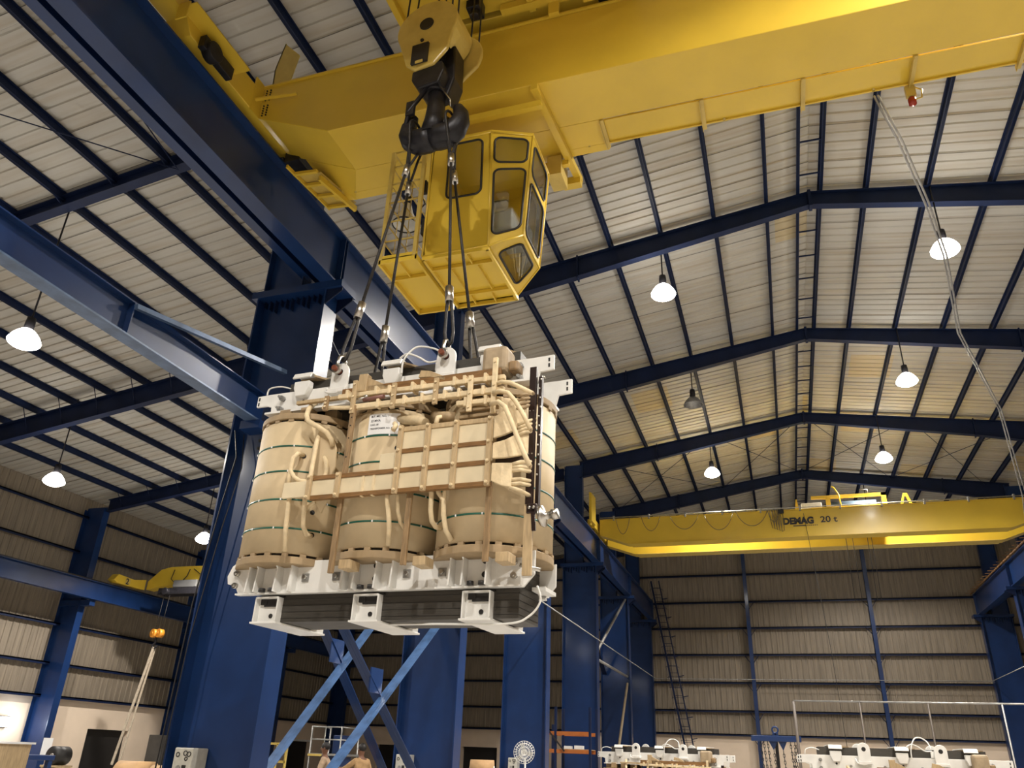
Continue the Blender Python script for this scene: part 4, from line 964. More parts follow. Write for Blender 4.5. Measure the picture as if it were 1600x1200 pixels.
    O(MB().prism([(.40,-.47,1.95),(.50,-.47,1.93),(.66,-.47,1.85),(.66,-.47,1.81),(.50,-.47,1.87),(.38,-.47,1.88)], (0,.04,0)), 'wood_cleat', WOODP, None, .004)
    O(MB().box(-.24,-.15,-.5,-.42,1.80,1.98), 'wood_cleat', WOODP, None, .004)
    O(MB().box(.48,.62,-.56,-.52,1.655,1.685), 'paper_tag', PAPER, None, .004)
    O(MB().box(.70,.77,-.56,-.52,1.665,1.70), 'paper_tag', PAPER, None, .004)
    O(MB().cyl((-.12,-.55,1.68),(.10,-.56,1.685),.020,12), 'thermometer_pocket', mat('dark_pink_tube', (.22,.10,.08), .5) if 'dark_pink_tube' not in bpy.data.materials else bpy.data.materials['dark_pink_tube'])
    O(MB().cyl((-.22,-.56,1.69),(-.10,-.55,1.70),.012,8).sphere((-.10,-.55,1.71),.022,8), 'terminal_clip', STEEL)
    # shaded clutter above coils two and three
    O(MB().tube([(.20,-.42,1.50),(.40,-.46,1.46),(.52,-.50,1.40)], .045, 10), 'wrapped_lead', CREPE)
    O(MB().tube([(.56,-.40,1.50),(.66,-.50,1.44),(.75,-.53,1.42),(.80,-.50,1.42)], .050, 12), 'wrapped_lead', PRESSD)
    O(MB().tube([(.68,-.60,1.33),(.68,-.58,1.40),(.72,-.52,1.43)], .022, 8), 'wrapped_lead', CREPE)
    O(MB().tube([(.25,-.58,1.33),(.26,-.56,1.38),(.22,-.52,1.42)], .022, 8), 'wrapped_lead', CREPE)
    for z in (1.46,1.40): O(MB().beam((.86,-.52,z),(1.22,-.52,z+.005),.04,.03), 'lead_bar', PRESSD, None, .006)
    O(MB().box(1.00,1.24,-.46,-.22,1.84,2.10), 'wrapped_joint', mat('kraft_wrap', (.40,.31,.20), .7, 0, .15, 8, .2) if 'kraft_wrap' not in bpy.data.materials else bpy.data.materials['kraft_wrap'], None, .04)
    O(MB().box(1.235,1.33,-.40,-.26,1.86,1.96), 'wrapped_joint', WOOD, None, .02)
    # --- heavy leads sweeping to the right
    def fan(top, bot, th, nm):
        b = MB(); n = len(top)
        for i in range(n-1):
            a0,a1,b0,b1 = [Vector(x) for x in (top[i],top[i+1],bot[i],bot[i+1])]; e = Vector((0,th,0))
            b.hull8([b0,b1,b1+e,b0+e,a0,a1,a1+e,a0+e])
        bmesh.ops.remove_doubles(b.bm, verts=b.bm.verts, dist=1e-5); o = O(b, nm, CREPE, None, .006); return o
    fan([(1.23,-.62,1.33),(1.30,-.61,1.375),(1.38,-.58,1.44),(1.46,-.52,1.50)], [(1.23,-.62,1.14),(1.32,-.61,1.165),(1.40,-.58,1.21),(1.48,-.50,1.30)], .03, 'flat_lead')
    fan([(1.23,-.62,1.10),(1.33,-.61,1.12),(1.42,-.57,1.18),(1.50,-.50,1.24)], [(1.23,-.62,.965),(1.33,-.61,.965),(1.42,-.57,.985),(1.50,-.50,1.02)], .03, 'flat_lead')
    fan([(1.23,-.62,.925),(1.32,-.62,.92),(1.40,-.60,.92)], [(1.23,-.62,.775),(1.32,-.62,.73),(1.40,-.60,.715)], .03, 'flat_lead')
    for i,(z0,z1) in enumerate(((.905,.955),(.88,.90),(.855,.87),(.78,.79),(.745,.755),(.72,.665))):
        O(MB().tube([(1.38,-.585,z0),(1.46,-.56,(z0+z1)/2+.004),(1.53,-.48,z1)], .017, 8), 'lead_tail', CREPE)
    for i in range(4): O(MB().tube([(1.42,-.56,1.17+.03*i),(1.48,-.54,1.20+.03*i),(1.54,-.46,1.22+.04*i)], .014, 8), 'lead_tail', CREPE)
    for i in range(4): O(MB().tube([(1.40,-.56,1.40+.04*i),(1.46,-.52,1.43+.04*i),(1.54,-.44,1.50+.02*i)], .014, 8), 'lead_tail', PRESSD)
    O(MB().prism([(1.235,-.555,.90),(1.235,-.555,1.30),(1.36,-.55,1.36),(1.46,-.52,1.45),(1.47,-.52,.94)], (0,.008,0)), 'dark_gap_board', mat('dark_brown_board', (.05,.028,.016), .6) if 'dark_brown_board' not in bpy.data.materials else bpy.data.materials['dark_brown_board'])  # dark sheet added, its colour gives the shaded gap behind the flat leads
    # --- round cables
    O(MB().tube([(1.20,-.57,1.655),(1.27,-.60,1.655),(1.36,-.62,1.625),(1.46,-.62,1.565),(1.565,-.62,1.50)], .019, 12), 'round_lead', CREPE)
    O(MB().tube([(1.20,-.60,1.56),(1.28,-.64,1.55),(1.36,-.66,1.515),(1.43,-.66,1.43),(1.50,-.66,1.31),(1.575,-.66,1.16)], .019, 12), 'round_lead', CREPE)
    O(MB().tube([(1.20,-.63,1.44),(1.29,-.69,1.43),(1.36,-.71,1.37),(1.42,-.71,1.24),(1.48,-.71,1.09),(1.535,-.71,.965),(1.60,-.71,.83)], .020, 12), 'round_lead', CREPE)
    for p, q in (((1.565,-.62,1.50),(1.578,-.62,1.493)),((1.575,-.66,1.16),(1.58,-.66,1.148)),((1.60,-.71,.83),(1.606,-.71,.817))): O(MB().cyl(p, q, .012, 10), 'lead_core', PRESSD)
    # --- bakelite posts, pale post, switch on the right
    pb = O(MB().box(1.485,1.545,-.50,-.46,.58,1.81), 'bakelite_post', BAKE, None, .003)
    for z in (1.40,1.02,.66): 
        for du in (-.014,.016): O(MB().cyl((1.515+du,-.50,z),(1.515+du,-.506,z),.006,8), 'stud', STEEL, pb)
    pb = O(MB().box(1.553,1.583,-.46,-.41,.60,1.73), 'bakelite_post', BAKE, None, .003)
    for i in range(11): O(MB().sphere((1.565+.006*((i*5)%3), -.465, .85+i*.085), .009, 8), 'stud', STEEL, pb)
    O(MB().tube([(1.56,-.43,1.73),(1.565,-.40,1.76),(1.59,-.40,1.74)], .01, 6), 'wire_clip', STEEL, pb)
    O(MB().box(1.480,1.555,-.50,-.47,.04,.60), 'pale_post', WOODP, None, .003)
    sw = O(MB().lathe([(0,0),(.075,0),(.085,.02),(.085,.035),(.03,.05),(.03,.10),(.042,.10),(.042,.15),(0,.15)], (1.60,-.46,.50), (1,0,.12), 20), 'tap_switch', STEEL)
    O(MB().box(1.50,1.585,-.51,-.46,.52,.60), 'switch_block', BAKE, sw, .01)
    for du in (.0,.035): O(MB().sphere((1.53+du,-.515,.565), .014, 10), 'stud', STEEL, sw)
    O(MB().beam((1.555,-.5,.55),(1.57,-.5,.38),.03,.02,up=(0,1,0)), 'switch_lever', BAKE, sw)
    O(MB().tube([(1.40,-.34,.16),(1.56,-.30,.12)], .016, 8), 'tie_rod', STEEL)
    # --- tap leads over the left coil
    def lead(pts, r=.021, m_=CREPE): O(MB().tube(pts, r, 12), 'wrapped_lead', m_)
    lead([(-.86,-.28,1.86),(-.83,-.36,1.805),(-.792,-.46,1.702),(-.745,-.53,1.604),(-.698,-.55,1.536),(-.586,-.54,1.47),(-.493,-.52,1.411),(-.454,-.49,1.349),(-.45,-.46,1.291)], .024)
    O(MB().prism([(-.60,-.50,1.455),(-.47,-.475,1.40),(-.42,-.44,1.28),(-.41,-.43,1.10),(-.45,-.44,.98),(-.60,-.49,1.02),(-.66,-.51,1.2)], (0,.02,0)), 'paper_flap', PRESS, None, .008)
    lead([(-.657,-.38,1.479),(-.61,-.47,1.417),(-.573,-.54,1.316),(-.561,-.56,1.196),(-.556,-.57,1.074),(-.547,-.58,.987),(-.546,-.60,.931)])
    lead([(-.78,-.43,1.244),(-.783,-.47,1.244),(-.771,-.53,1.227),(-.789,-.56,1.179),(-.797,-.56,1.099),(-.788,-.57,.994),(-.773,-.58,.906)])
    lead([(-.784,-.57,1.044),(-.725,-.58,.977),(-.652,-.59,.935),(-.557,-.60,.916)], .019)
    lead([(-.646,-.36,1.285),(-.547,-.44,1.221),(-.466,-.50,1.124),(-.449,-.50,1.055),(-.434,-.52,.989),(-.43,-.56,.95)])
    lead([(-.74,-.585,.80),(-.74,-.58,.767),(-.738,-.57,.643),(-.737,-.56,.508),(-.73,-.53,.319)])
    lead([(-.58,-.575,.80),(-.586,-.56,.775),(-.603,-.52,.636),(-.617,-.48,.547),(-.631,-.40,.494),(-.625,-.335,.495)])
    lead([(-.64,-.44,.70),(-.58,-.50,.72),(-.50,-.52,.75)], .019)
    O(MB().prism([(-.52,-.52,.76),(-.38,-.52,.76),(-.46,-.47,.66)], (0,.02,0)), 'paper_flap', PRESS, None, .004)
    lead([(.265,-.585,.78),(.269,-.58,.708),(.293,-.56,.568),(.30,-.54,.455),(.258,-.46,.343)])
    lead([(.36,-.57,.78),(.361,-.56,.707),(.363,-.54,.605),(.363,-.48,.526),(.354,-.38,.494)], .017)
    lead([(.67,-.57,.78),(.677,-.56,.72),(.677,-.55,.593),(.682,-.52,.502),(.698,-.47,.468),(.707,-.40,.477)])
    lead([(.73,-.56,.78),(.744,-.56,.727),(.794,-.56,.665),(.801,-.55,.539),(.816,-.52,.42),(.857,-.48,.343)])
    lead([(.80,-.57,.78),(.80,-.565,.72),(.796,-.56,.66)], .017)
    # tap holes in the wrap
    for u, v, z in ((-.655,-.345,1.215),(-.49,-.0,1.4),(-.47,-.0,1.19)): pass
    for (i,a,z) in ((-1,-60,1.235),(-1,-45,1.475),(-1,-41,1.275),(-1,-42,.715),(-1,-39,.51),(0,-63,1.216)):
        r_ = math.radians(a); p = Vector((i*SP+math.cos(r_)*.497, math.sin(r_)*.497, z)); d = Vector((math.cos(r_),math.sin(r_),0))
        O(MB().cyl(p, p+d*.006, .022, 16), 'tap_hole', DARK)
    # paper label taped on the middle coil, wrapped to its curve
    b = MB(); n = 10
    for k in range(n):
        a0 = math.radians(-97+34*k/n); a1 = math.radians(-97+34*(k+1)/n); R = .506
        b.hull8([(R*math.cos(a0),R*math.sin(a0),1.345),(R*math.cos(a1),R*math.sin(a1),1.345),((R+.001)*math.cos(a1),(R+.001)*math.sin(a1),1.345),((R+.001)*math.cos(a0),(R+.001)*math.sin(a0),1.345),
                 (R*math.cos(a0),R*math.sin(a0),1.545),(R*math.cos(a1),R*math.sin(a1),1.545),((R+.001)*math.cos(a1),(R+.001)*math.sin(a1),1.545),((R+.001)*math.cos(a0),(R+.001)*math.sin(a0),1.545)])
    lb = O(b, 'paper_label', PAPER)
    def ctext(s, size, a0, z, m_=INK, sx=1.0):
        cu = bpy.data.curves.new('t', 'FONT'); cu.body = s; cu.size = size; cu.offset = size*.02
        tmp = bpy.data.objects.new('tmp', cu); COL.objects.link(tmp); dg = bpy.context.evaluated_depsgraph_get(); dg.update()
        me = bpy.data.meshes.new_from_object(tmp.evaluated_get(dg)); bpy.data.objects.remove(tmp)
        for v in me.vertices:
            a = math.radians(a0)+v.co.x*sx/.508; h = v.co.y; v.co = Vector((.5085*math.cos(a), .5085*math.sin(a), z+h))
        o = bpy.data.objects.new('label_print', me); COL.objects.link(o); me.materials.clear(); me.materials.append(m_); o.parent = lb
    ctext('M.T. MC. NO.: 1', .026, -94.5, 1.510); ctext('33 MVA', .030, -94.5, 1.466); ctext('S.NO. 08', .022, -94.5, 1.430); ctext('TRANSFORMER NO. 8', .022, -94.5, 1.392)
    # --- looped white wires
    def wire(pts, r=.008):
        P_ = [Vector(p) for p in pts]; out = []
        for i in range(len(P_)-1):
            p0, p1, p2, p3 = P_[max(i-1,0)], P_[i], P_[i+1], P_[min(i+2,len(P_)-1)]
            for k in range(6):
                t = k/6; out.append(.5*((2*p1)+(-p0+p2)*t+(2*p0-5*p1+4*p2-p3)*t*t+(-p0+3*p1-3*p2+p3)*t**3))
        out.append(P_[-1]); O(MB().tube(out, r, 8), 'earthing_wire', WHITE)
    wire([(-1.50,-.26,2.03),(-1.48,-.26,2.10),(-1.38,-.22,2.13),(-1.26,-.2,2.10)])
    wire([(.13,-.36,2.00),(.14,-.36,2.15),(.22,-.30,2.30),(.33,-.20,2.33),(.43,-.2,2.27),(.46,-.26,2.16)],.010)
    wire([(.08,-.34,2.18),(.16,-.34,2.22),(.26,-.30,2.19),(.36,-.28,2.13),(.46,-.28,2.13)],.010)
    wire([(1.50,-.20,.02),(1.53,-.20,-.10),(1.44,-.22,-.22),(1.25,-.22,-.27),(.6,-.2,-.26),(.1,-.1,-.245)],.009)
    O(MB().box(.44,.49,-.28,-.25,2.03,2.13), 'wire_clip', WHITE)
    wire([(-.72,-.32,1.98),(-.70,-.36,1.92),(-.62,-.36,1.90),(-.56,-.36,1.90)],.010)
    O(MB().box(1.30,1.42,.20,.32,.02,.10).box(1.38,1.50,.0,.26,.02,.05), 'corner_block', WHITE)
    return T
TR = transformer()
yw, tl = -.065, -.011
TR.rotation_euler = Matrix((Vector((math.cos(yw)*math.cos(tl), math.sin(yw)*math.cos(tl), math.sin(tl))), Vector((-math.sin(yw), math.cos(yw), 0)), Vector((math.cos(yw)*math.cos(tl), math.sin(yw)*math.cos(tl), math.sin(tl))).cross(Vector((-math.sin(yw), math.cos(yw), 0))))).transposed().to_euler()
TR.location = (-3.264, 6.3, 1.234)
tag(TR, 'three-coil transformer core with white clamps and beige wrapped leads hanging from the crane hook', 'transformer', 'transformer active parts')
TM = Matrix.LocRotScale(TR.location, TR.rotation_euler, None)
for loc, rz, lab in (((-2.91, 20.74, FLO+.255), -.195, 'smaller white clamped transformer core on the floor, left of the two at bottom right'), ((1.68, 15.73, FLO+.255), .065, 'larger white clamped transformer core on the floor at the bottom right corner')):
    c = copy_tree(TR); c.location = loc; c.rotation_euler = (0,0,rz); tag(c, lab, 'transformer', 'transformer active parts')
# ---------------------------------------------------------------- slings and shackles
def Lw(u, v, w_): return TM @ Vector((u, v, w_))
SL_ = [((-.60,-.315), -1, 'front left'), ((-.58,.315), -1, 'back left'), ((.58,-.315), 1, 'front right'), ((.58,.315), 1, 'back right')]
hbM = Matrix.LocRotScale(hb.location, hb.rotation_euler, None)
for i, ((u, v), s, nm) in enumerate(SL_):
    eye = Lw(.58*s, v, 2.128)
    # horn saddle
    dv = -.04 if v < 0 else .05
    horn = hbM @ Vector((.23*s+(.03 if v < 0 else -.03), .02+dv, 6.60-6.40))
    t = thing('wire_rope_sling', 'black wire rope sling with steel ferrules, running to the %s lifting lug' % nm, 'sling', eye+Vector((0,0,.1)), 'wire rope slings')
    top = horn+Vector((0,0,-.10)); bot = eye+Vector((0,0,.16)); d = (bot-top); Ln = d.length; d.normalize()
    a = d.orthogonal().normalized(); f1 = top+d*(.42 if v < 0 else .52); f2 = bot-d*.62
    sd = (hbM.to_3x3() @ Vector((0,1,0)))
    # loop over the horn
    b = MB(); lp = []
    for k in range(9):
        an = math.pi*k/8; lp.append(horn+sd*(.175*math.cos(an)*-1)+Vector((0,0,.15*math.sin(an))))
    b.tube([f1-sd*.012]+[top-sd*.10+d*.12]+lp+[top+sd*.10+d*.12]+[f1+sd*.012], .016, 8); b.out('rope_eye', ROPE, t)
    MB().cyl(f1-d*.03, f1+d*.13, .036, 14).out('ferrule', STEEL, t)
    MB().tube([f1+d*.05, f2], .017, 8).out('rope_leg', ROPE, t)
    MB().cyl(f2-d*.06, f2+d*.13, .042, 14).out('ferrule', STEEL, t)
    sd2 = (TM.to_3x3() @ Vector((1,0,0)))
    b = MB(); b.tube([f2+d*.05+sd2*.012, f2+d*.22+sd2*.028, bot-d*.12+sd2*.045, bot+sd2*.03, bot+Vector((0,0,-.03)), bot-sd2*.03, bot-d*.12-sd2*.045, f2+d*.22-sd2*.028, f2+d*.05-sd2*.012], .017, 8); b.out('rope_eye', ROPE, t)
    # shackle
    sh = thing('bow_shackle', 'steel bow shackle with rusty pin through the %s lifting lug' % nm, 'shackle', eye, 'bow shackles')
    sv = TM.to_3x3() @ Vector((0,1,0)); up = (Vector((0,0,1))*.8-d*.4).normalized()
    o_ = -.06 if v < 0 else .06; cpt = eye+sv*(o_*.5-.0)
    b = MB(); pts = [cpt-sv*.06-up*.0, cpt-sv*.065+up*.07, cpt-sv*.05+up*.14, cpt+up*.175, cpt+sv*.05+up*.14, cpt+sv*.065+up*.07, cpt+sv*.06]
    b.tube(pts, .017, 10); b.out('bow', STEEL, sh)
    MB().cyl(cpt-sv*.115, cpt+sv*.09, .026, 14).out('pin', RUST, sh)
    MB().cyl(cpt-sv*.085, cpt-sv*.045, .045, 18).out('bow_eye', STEEL, sh)
# ================================================================ THINGS NEAR THE FLOOR
def control_box(x0, x1, y, zt, lab):
    t = thing('control_box', lab, 'control box', ((x0+x1)/2, y, zt-.62), 'column control boxes')
    MB().box(x0, x1, y-.17, y+.17, zt-.60, zt).out('housing', GREYP, t, .015)
    w_ = x1-x0; f = y-.17
    for fx, fz, r in ((.22,-.09,.028),(.62,-.07,.03),(.82,-.08,.03),(.70,-.14,.022)):
        MB().tube([(x0+w_*fx+r*math.cos(a*math.pi/6), f-.004, zt+fz+r*math.sin(a*math.pi/6)) for a in range(12)], .007, 5, closed=True).out('knob_ring', BLACK, t)
    MB().box(x0+w_*.55, x0+w_*.75, f-.01, f, zt-.30, zt-.22).out('switch', BLACK, t)
    MB().cyl((x0+w_*.35, f-.012, zt-.26), (x0+w_*.35, f, zt-.26), .035, 12).out('gauge', GALV, t)
control_box(-8.33,-8.02, 10.355, -.02, 'grey-white control box with round knobs at the foot of the nearest column')
control_box(-8.48,-8.18, 17.885, 0.0, 'grey-white control box low on the second left column')
control_box(-8.30,-8.03, 25.405, .03, 'small grey-white control box low on the third column, left of the fan')
# fan
t = thing('pedestal_fan', 'white round pedestal fan in front of the third blue column', 'fan', (-5.85, 19.0, FLO))
MB().cyl((-5.85,19,FLO+.03), (-5.85,19.05,.02), .02, 10).out('pole', WHITE, t)
MB().lathe([(0,0),(.25,0),(.25,.03),(.03,.06)], (-5.85,19,FLO), n=24).out('base', WHITE, t)
c_ = Vector((-5.85,18.95,.14)); ax = Vector((.35,-.85,-.1)).normalized()
b = MB(); a_ = ax.orthogonal().normalized(); b2 = ax.cross(a_)
for r, h in ((.24,0),(.19,.045),(.12,.06),(.05,.065),(.19,-.045),(.12,-.06)): b.tube([c_+ax*h+(a_*math.cos(k*math.pi/12)+b2*math.sin(k*math.pi/12))*r for k in range(24)], .005, 5, closed=True)
for k in range(24):
    d_ = a_*math.cos(k*math.pi/12)+b2*math.sin(k*math.pi/12); b.tube([c_+ax*.065+d_*.05, c_+ax*.06+d_*.12, c_+ax*.045+d_*.19, c_+d_*.24, c_-ax*.045+d_*.19, c_-ax*.06+d_*.12], .004, 4)
b.out('guard', WHITE, t)
MB().cyl(c_-ax*.06, c_-ax*.22, .075, 16, .05).out('motor', WHITE, t)
b = MB()
for k in range(3):
    an = k*2*math.pi/3; d_ = a_*math.cos(an)+b2*math.sin(an); e_ = ax.cross(d_)
    b.prism([c_+d_*.03+e_*.03, c_+d_*.2+e_*.07+ax*.02, c_+d_*.21-e_*.03-ax*.01, c_+d_*.03-e_*.03], ax*.004)
b.out('blades', GALV, t)
# orange pallet rack beyond the third column
t = thing('pallet_rack', 'blue and orange pallet rack between the third and fourth left columns', 'rack', (-7.4, 30.5, FLO))
for x in (-8.35,-7.95,-6.70):
    for y in (29.5, 30.6): MB().box(x-.04, x+.04, y-.04, y+.04, FLO, 1.75 if x > -8 else 1.2).out('upright', NAVY, t)
for z in (.88,.30,-.5,-1.2):
    for y in (29.5, 30.6): MB().box(-8.35,-6.70, y-.03, y+.03, z-.06, z+.06).out('shelf_beam', ORANGE, t)
MB().box(-7.9,-6.75,29.5,30.6,.36,.38).out('shelf_board', WOODP, t)
MB().box(-8.33,-6.75,29.5,30.6,-.44,-.42).out('shelf_board', WOODP, t)
b = MB(); b.beam((-8.5,29.4,1.3),(-7.6,29.4,.30),.05,.05); tag(b.out('loading_strut', BLACK), 'dark slanting bar leaning on the pallet rack', 'bar')
for i,(x,wd,h,lab) in enumerate(((-7.6,.25,.10,'white parcel on the pallet rack shelf, left one'),(-7.2,.3,.12,'white parcel on the pallet rack shelf, right one'))):
    tag(MB().box(x-wd/2,x+wd/2,29.8,30.1,.38,.38+h).out('parcel', PAPER, None, .01), lab, 'parcel', 'parcels on the rack')
# scaffold platform with cabinet
t = thing('work_platform', 'grey railed work platform by the aisle door, behind the braces', 'platform', (-14.5, 25.5, FLO))
for x in (-15.1,-14.0):
    for y in (25.0, 26.2): MB().cyl((x,y,FLO),(x,y,.76),.025,8).out('post', GALV, t)
for z in (.74,.36): MB().tube([(-15.1,26.2,z),(-15.1,25,z),(-14.0,25,z),(-14.0,26.2,z)], .02, 6).out('handrail', GALV, t)
MB().box(-15.15,-13.95,24.95,26.25,-.12,-.06).out('deck', GALV, t)
MB().tube([(-14.6,25,.74),(-14.6,25,-.1)], .015, 6).out('handrail', GALV, t)
MB().box(-14.4,-14.05,25.2,25.8,-.06,.50).out('motor_unit', BLUE, t, .02)
MB().box(-14.7,-14.1,25.2,26.0,-1.2,-.14).out('blue_drum_stand', BLUE, t)
MB().prism([(-15.1,24.9,-.08),(-14.6,24.9,-.08),(-14.6,24.9,-.14),(-15.1,24.9,-.14)], (0,.02,0)).out('stripe_plate', YELD, t)
# yellow guard frame
t = thing('guard_frame', 'small yellow tubular guard frame just right of the nearest column', 'frame', (-9.15, 14.0, FLO))
for x in (-9.35,-9.15,-8.95): MB().box(x-.015,x+.015,13.98,14.02,FLO,.10).out('upright', YELD, t)
for z in (.10,-.20): MB().box(-9.36,-8.94,13.98,14.02,z-.02,z+.02).out('rail', YELD, t)
# benches and machines cut by the lower edge
def bench(x0,x1,y0,y1,zt,m_,lab):
    t = thing('work_bench', lab, 'bench', ((x0+x1)/2,(y0+y1)/2,FLO), 'work benches')
    MB().box(x0,x1,y0,y1,zt-.08,zt).out('top', m_, t, .01)
    for x in (x0+.06,x1-.06):
        for y in (y0+.06,y1-.06): MB().box(x-.04,x+.04,y-.04,y+.04,FLO,zt-.08).out('leg', m_, t)
bench(-10.9,-8.3,15.2,16.0,-.36,BLUE,'blue steel bench behind the crossed braces, in front of the two workers')
bench(-14.9,-12.0,10.9,11.7,-.22,BLUE,'long blue bench below the leftmost column notice')
bench(-8.4,-6.3,20.5,21.4,-.50,GALV,'grey bench between the second and third columns')
t = thing('wooden_crate', 'pale wooden crate with a paper-covered top at the bottom left corner', 'crate', (-11.5, 10.1, FLO))
MB().box(-12.6,-11.45,9.6,10.6,-.95,-.06).out('crate_box', CARD, t)
MB().box(-12.65,-11.38,9.55,10.65,-.06,-.03).out('lid', PAPER, t)
MB().box(-11.5,-11.43,9.58,10.62,-1.0,-.05).out('corner_post', WOODP, t)
MB().box(-12.5,-11.5,9.7,10.5,FLO,-.95).out('trestle', WOODP, t)
for i,(x,y,z,r,ln,m_,lab) in enumerate(((-12.45,14.2,-.60,.30,.7,CARD,'brown paper-wrapped roll lying on the bench end near the left door'),(-20.4,20,-.38,.25,.5,BLACK,'dark round drum standing by the left wall'),(-7.6,21,-.25,.20,.6,CARD,'shiny orange-brown wrapped drum between the second and third columns'),(-11.5,13.9,-.55,.2,.5,CARD,'small brown roll beside the larger wrapped roll'))):
    t = thing('material_roll', lab, 'roll', (x,y,z-r), 'rolls and drums')
    yy = (0,1,0) if m_ is BLACK else (1,.25,0)
    d_ = Vector(yy).normalized()
    MB().lathe([(.06,-ln/2),(r,-ln/2),(r,ln/2),(.06,ln/2)], (x,y,z), d_, 28).out('roll_body', m_, t)
    MB().cyl(Vector((x,y,z))-d_*(ln/2+.02), Vector((x,y,z))+d_*(ln/2+.02), .06, 14).out('hub', PAPER if m_ is CARD else GALV, t)
    b = MB(); zb = z-r
    b.box(x-.3,x+.3,y-.3,y+.3,zb-.05,zb)
    if i != 2: b.box(x-.3,x-.24,y-.25,y+.25,FLO,zb-.05).box(x+.24,x+.3,y-.25,y+.25,FLO,zb-.05)
    b.out('cradle', WOODP, t)
tag(MB().box(-9.2,-8.9,12.9,13.2,-1.9,-.32).out('cable_reel_stand', YELD, None, .02), 'yellow stand at the bottom edge right of the nearest column', 'stand')
t = thing('wrapped_bundle', 'white cloth-wrapped bundle at the foot of the yellow guard frame', 'bundle', (-9.15,12.6,-.60))
MB().sphere((-9.1,12.6,-.42), .2, 16, (1,.8,.8)).out('cloth', PAPER, t)
MB().box(-9.3,-8.9,12.4,12.8,FLO,-.56).out('stand', GALV, t)
t = thing('wall_cabinet', 'dark grey cabinet against the left wall beside the nearest column', 'cabinet', (-27.6,33.2,FLO))
MB().box(-27.99,-27.2,32.3,34.2,FLO,.42).out('carcass', mat('dark_grey_paint', (.09,.085,.08), .5), t, .02)
MB().box(-27.19,-27.17,32.4,33.2,FLO+.1,.36).out('door', bpy.data.materials['dark_grey_paint'], t)
MB().box(-27.19,-27.17,33.25,34.1,FLO+.1,.36).out('door', bpy.data.materials['dark_grey_paint'], t)
MB().box(-27.17,-27.14,33.1,33.13,-.8,-.6).out('handle', STEEL, t)
tag(MB().cyl((-8.05,20.0,FLO),(-8.05,20.0,.08),.05,12).out('bollard', YELD), 'slim yellow post beside the second left column', 'post')
# hook and web sling hanging in the aisle
t = thing('aisle_hook', 'small orange twin-sheave crane hook hanging in the left aisle', 'hook', (-24.47,27.4,3.8))
OR2 = mat('orange_sheave_paint', (.75,.30,.03), .4)
for x in (-24.62,-24.34): MB().cyl((x,27.3,4.16),(x+.06,27.5,4.16),.17,20).cyl((x-.01,27.28,4.16),(x,27.3,4.16),.06,12).out('sheave_cover', OR2, t)
MB().tube([(-24.45,27.4,4.1),(-24.45,27.4,3.8),(-24.58,27.4,3.68),(-24.45,27.4,3.55),(-24.33,27.4,3.66)], .045, 8).out('hook', FORGE, t)
for x in (-24.58,-24.30): MB().tube([(x,27.4,4.2),(x+.02,27.45,5.76)], .010, 6).out('hoist_rope', ROPE, t)
b = MB(); b.beam((-24.46,27.38,3.62),(-25.15,27.30,-.75),.10,.04,up=(0,1,0)).beam((-24.44,27.46,3.62),(-24.9,27.40,-.75),.08,.03,up=(0,1,0))
for o_, n_ in zip(split_out(b, 'web_sling', SLINGW), ('front, slightly longer', 'rear, slightly shorter')): tag(o_, 'long dusty grey web sling hanging from the orange aisle hook, %s strand' % n_, 'sling', 'aisle web slings')
# blue lifting beam with chains
t = thing('lifting_beam', 'blue spreader lifting beam with hanging black chains, right of the left wind post', 'lifting beam', (-.35,22.0,-1.2))
MB().box(-.93,.24,21.93,22.07,.60,.73).out('beam', BLUE, t, .01)
MB().tube([(-.35+.07*math.cos(a*math.pi/8),22,.86+.07*math.sin(a*math.pi/8)) for a in range(16)], .022, 8, closed=True).out('eye', BLUE, t)
MB().box(-.42,-.28,21.95,22.05,.70,.80).out('eye_plate', BLUE, t)
for x in (-.42,-.20):
    MB().prism([(x-.10,21.99,.60),(x+.10,21.99,.60),(x,21.99,.40)], (0,.03,0)).out('hanger_plate', BLUE, t)
for i, x in enumerate((-.72,-.64,-.55,-.42,-.20,-.02,.08,.13)):
    b = MB(); n = 22; sl = (-.02 if x > 0 else .01)
    z0 = .60 if x not in (-.42,-.20) else .40
    for k in range(n):
        z = z0-k*.075; xx = x+sl*k*.35
        s = .018; 
        pts = [(xx-s,22,z),(xx-s,22,z-.06),(xx,22,z-.08),(xx+s,22,z-.06),(xx+s,22,z),(xx,22,z+.015)] if k%2 else [(xx,22-s,z),(xx,22-s,z-.06),(xx,22,z-.08),(xx,22+s,z-.06),(xx,22+s,z),(xx,22,z+.015)]
        b.tube(pts, .009, 4, closed=True)
    o_ = b.out('chain', BLACK, t)
    MB().tube([(x,22,z0-1.7),(x+.03,22,z0-1.78),(x-.02,22,z0-1.85),(x-.05,22,z0-1.78)], .018, 6).out('chain_hook', BLACK, o_)
# stand that carries the lifting beam
t = thing('beam_stand', 'dark stand post carrying the blue lifting beam', 'stand', (-.35,22.3,FLO))
MB().box(-.39,-.31,22.10,22.18,FLO,.80).out('post', FORGE, t)
MB().box(-.65,-.05,21.8,22.5,FLO,FLO+.04).out('base', FORGE, t)
MB().box(-.37,-.33,21.95,22.12,.74,.78).out('arm', FORGE, t)
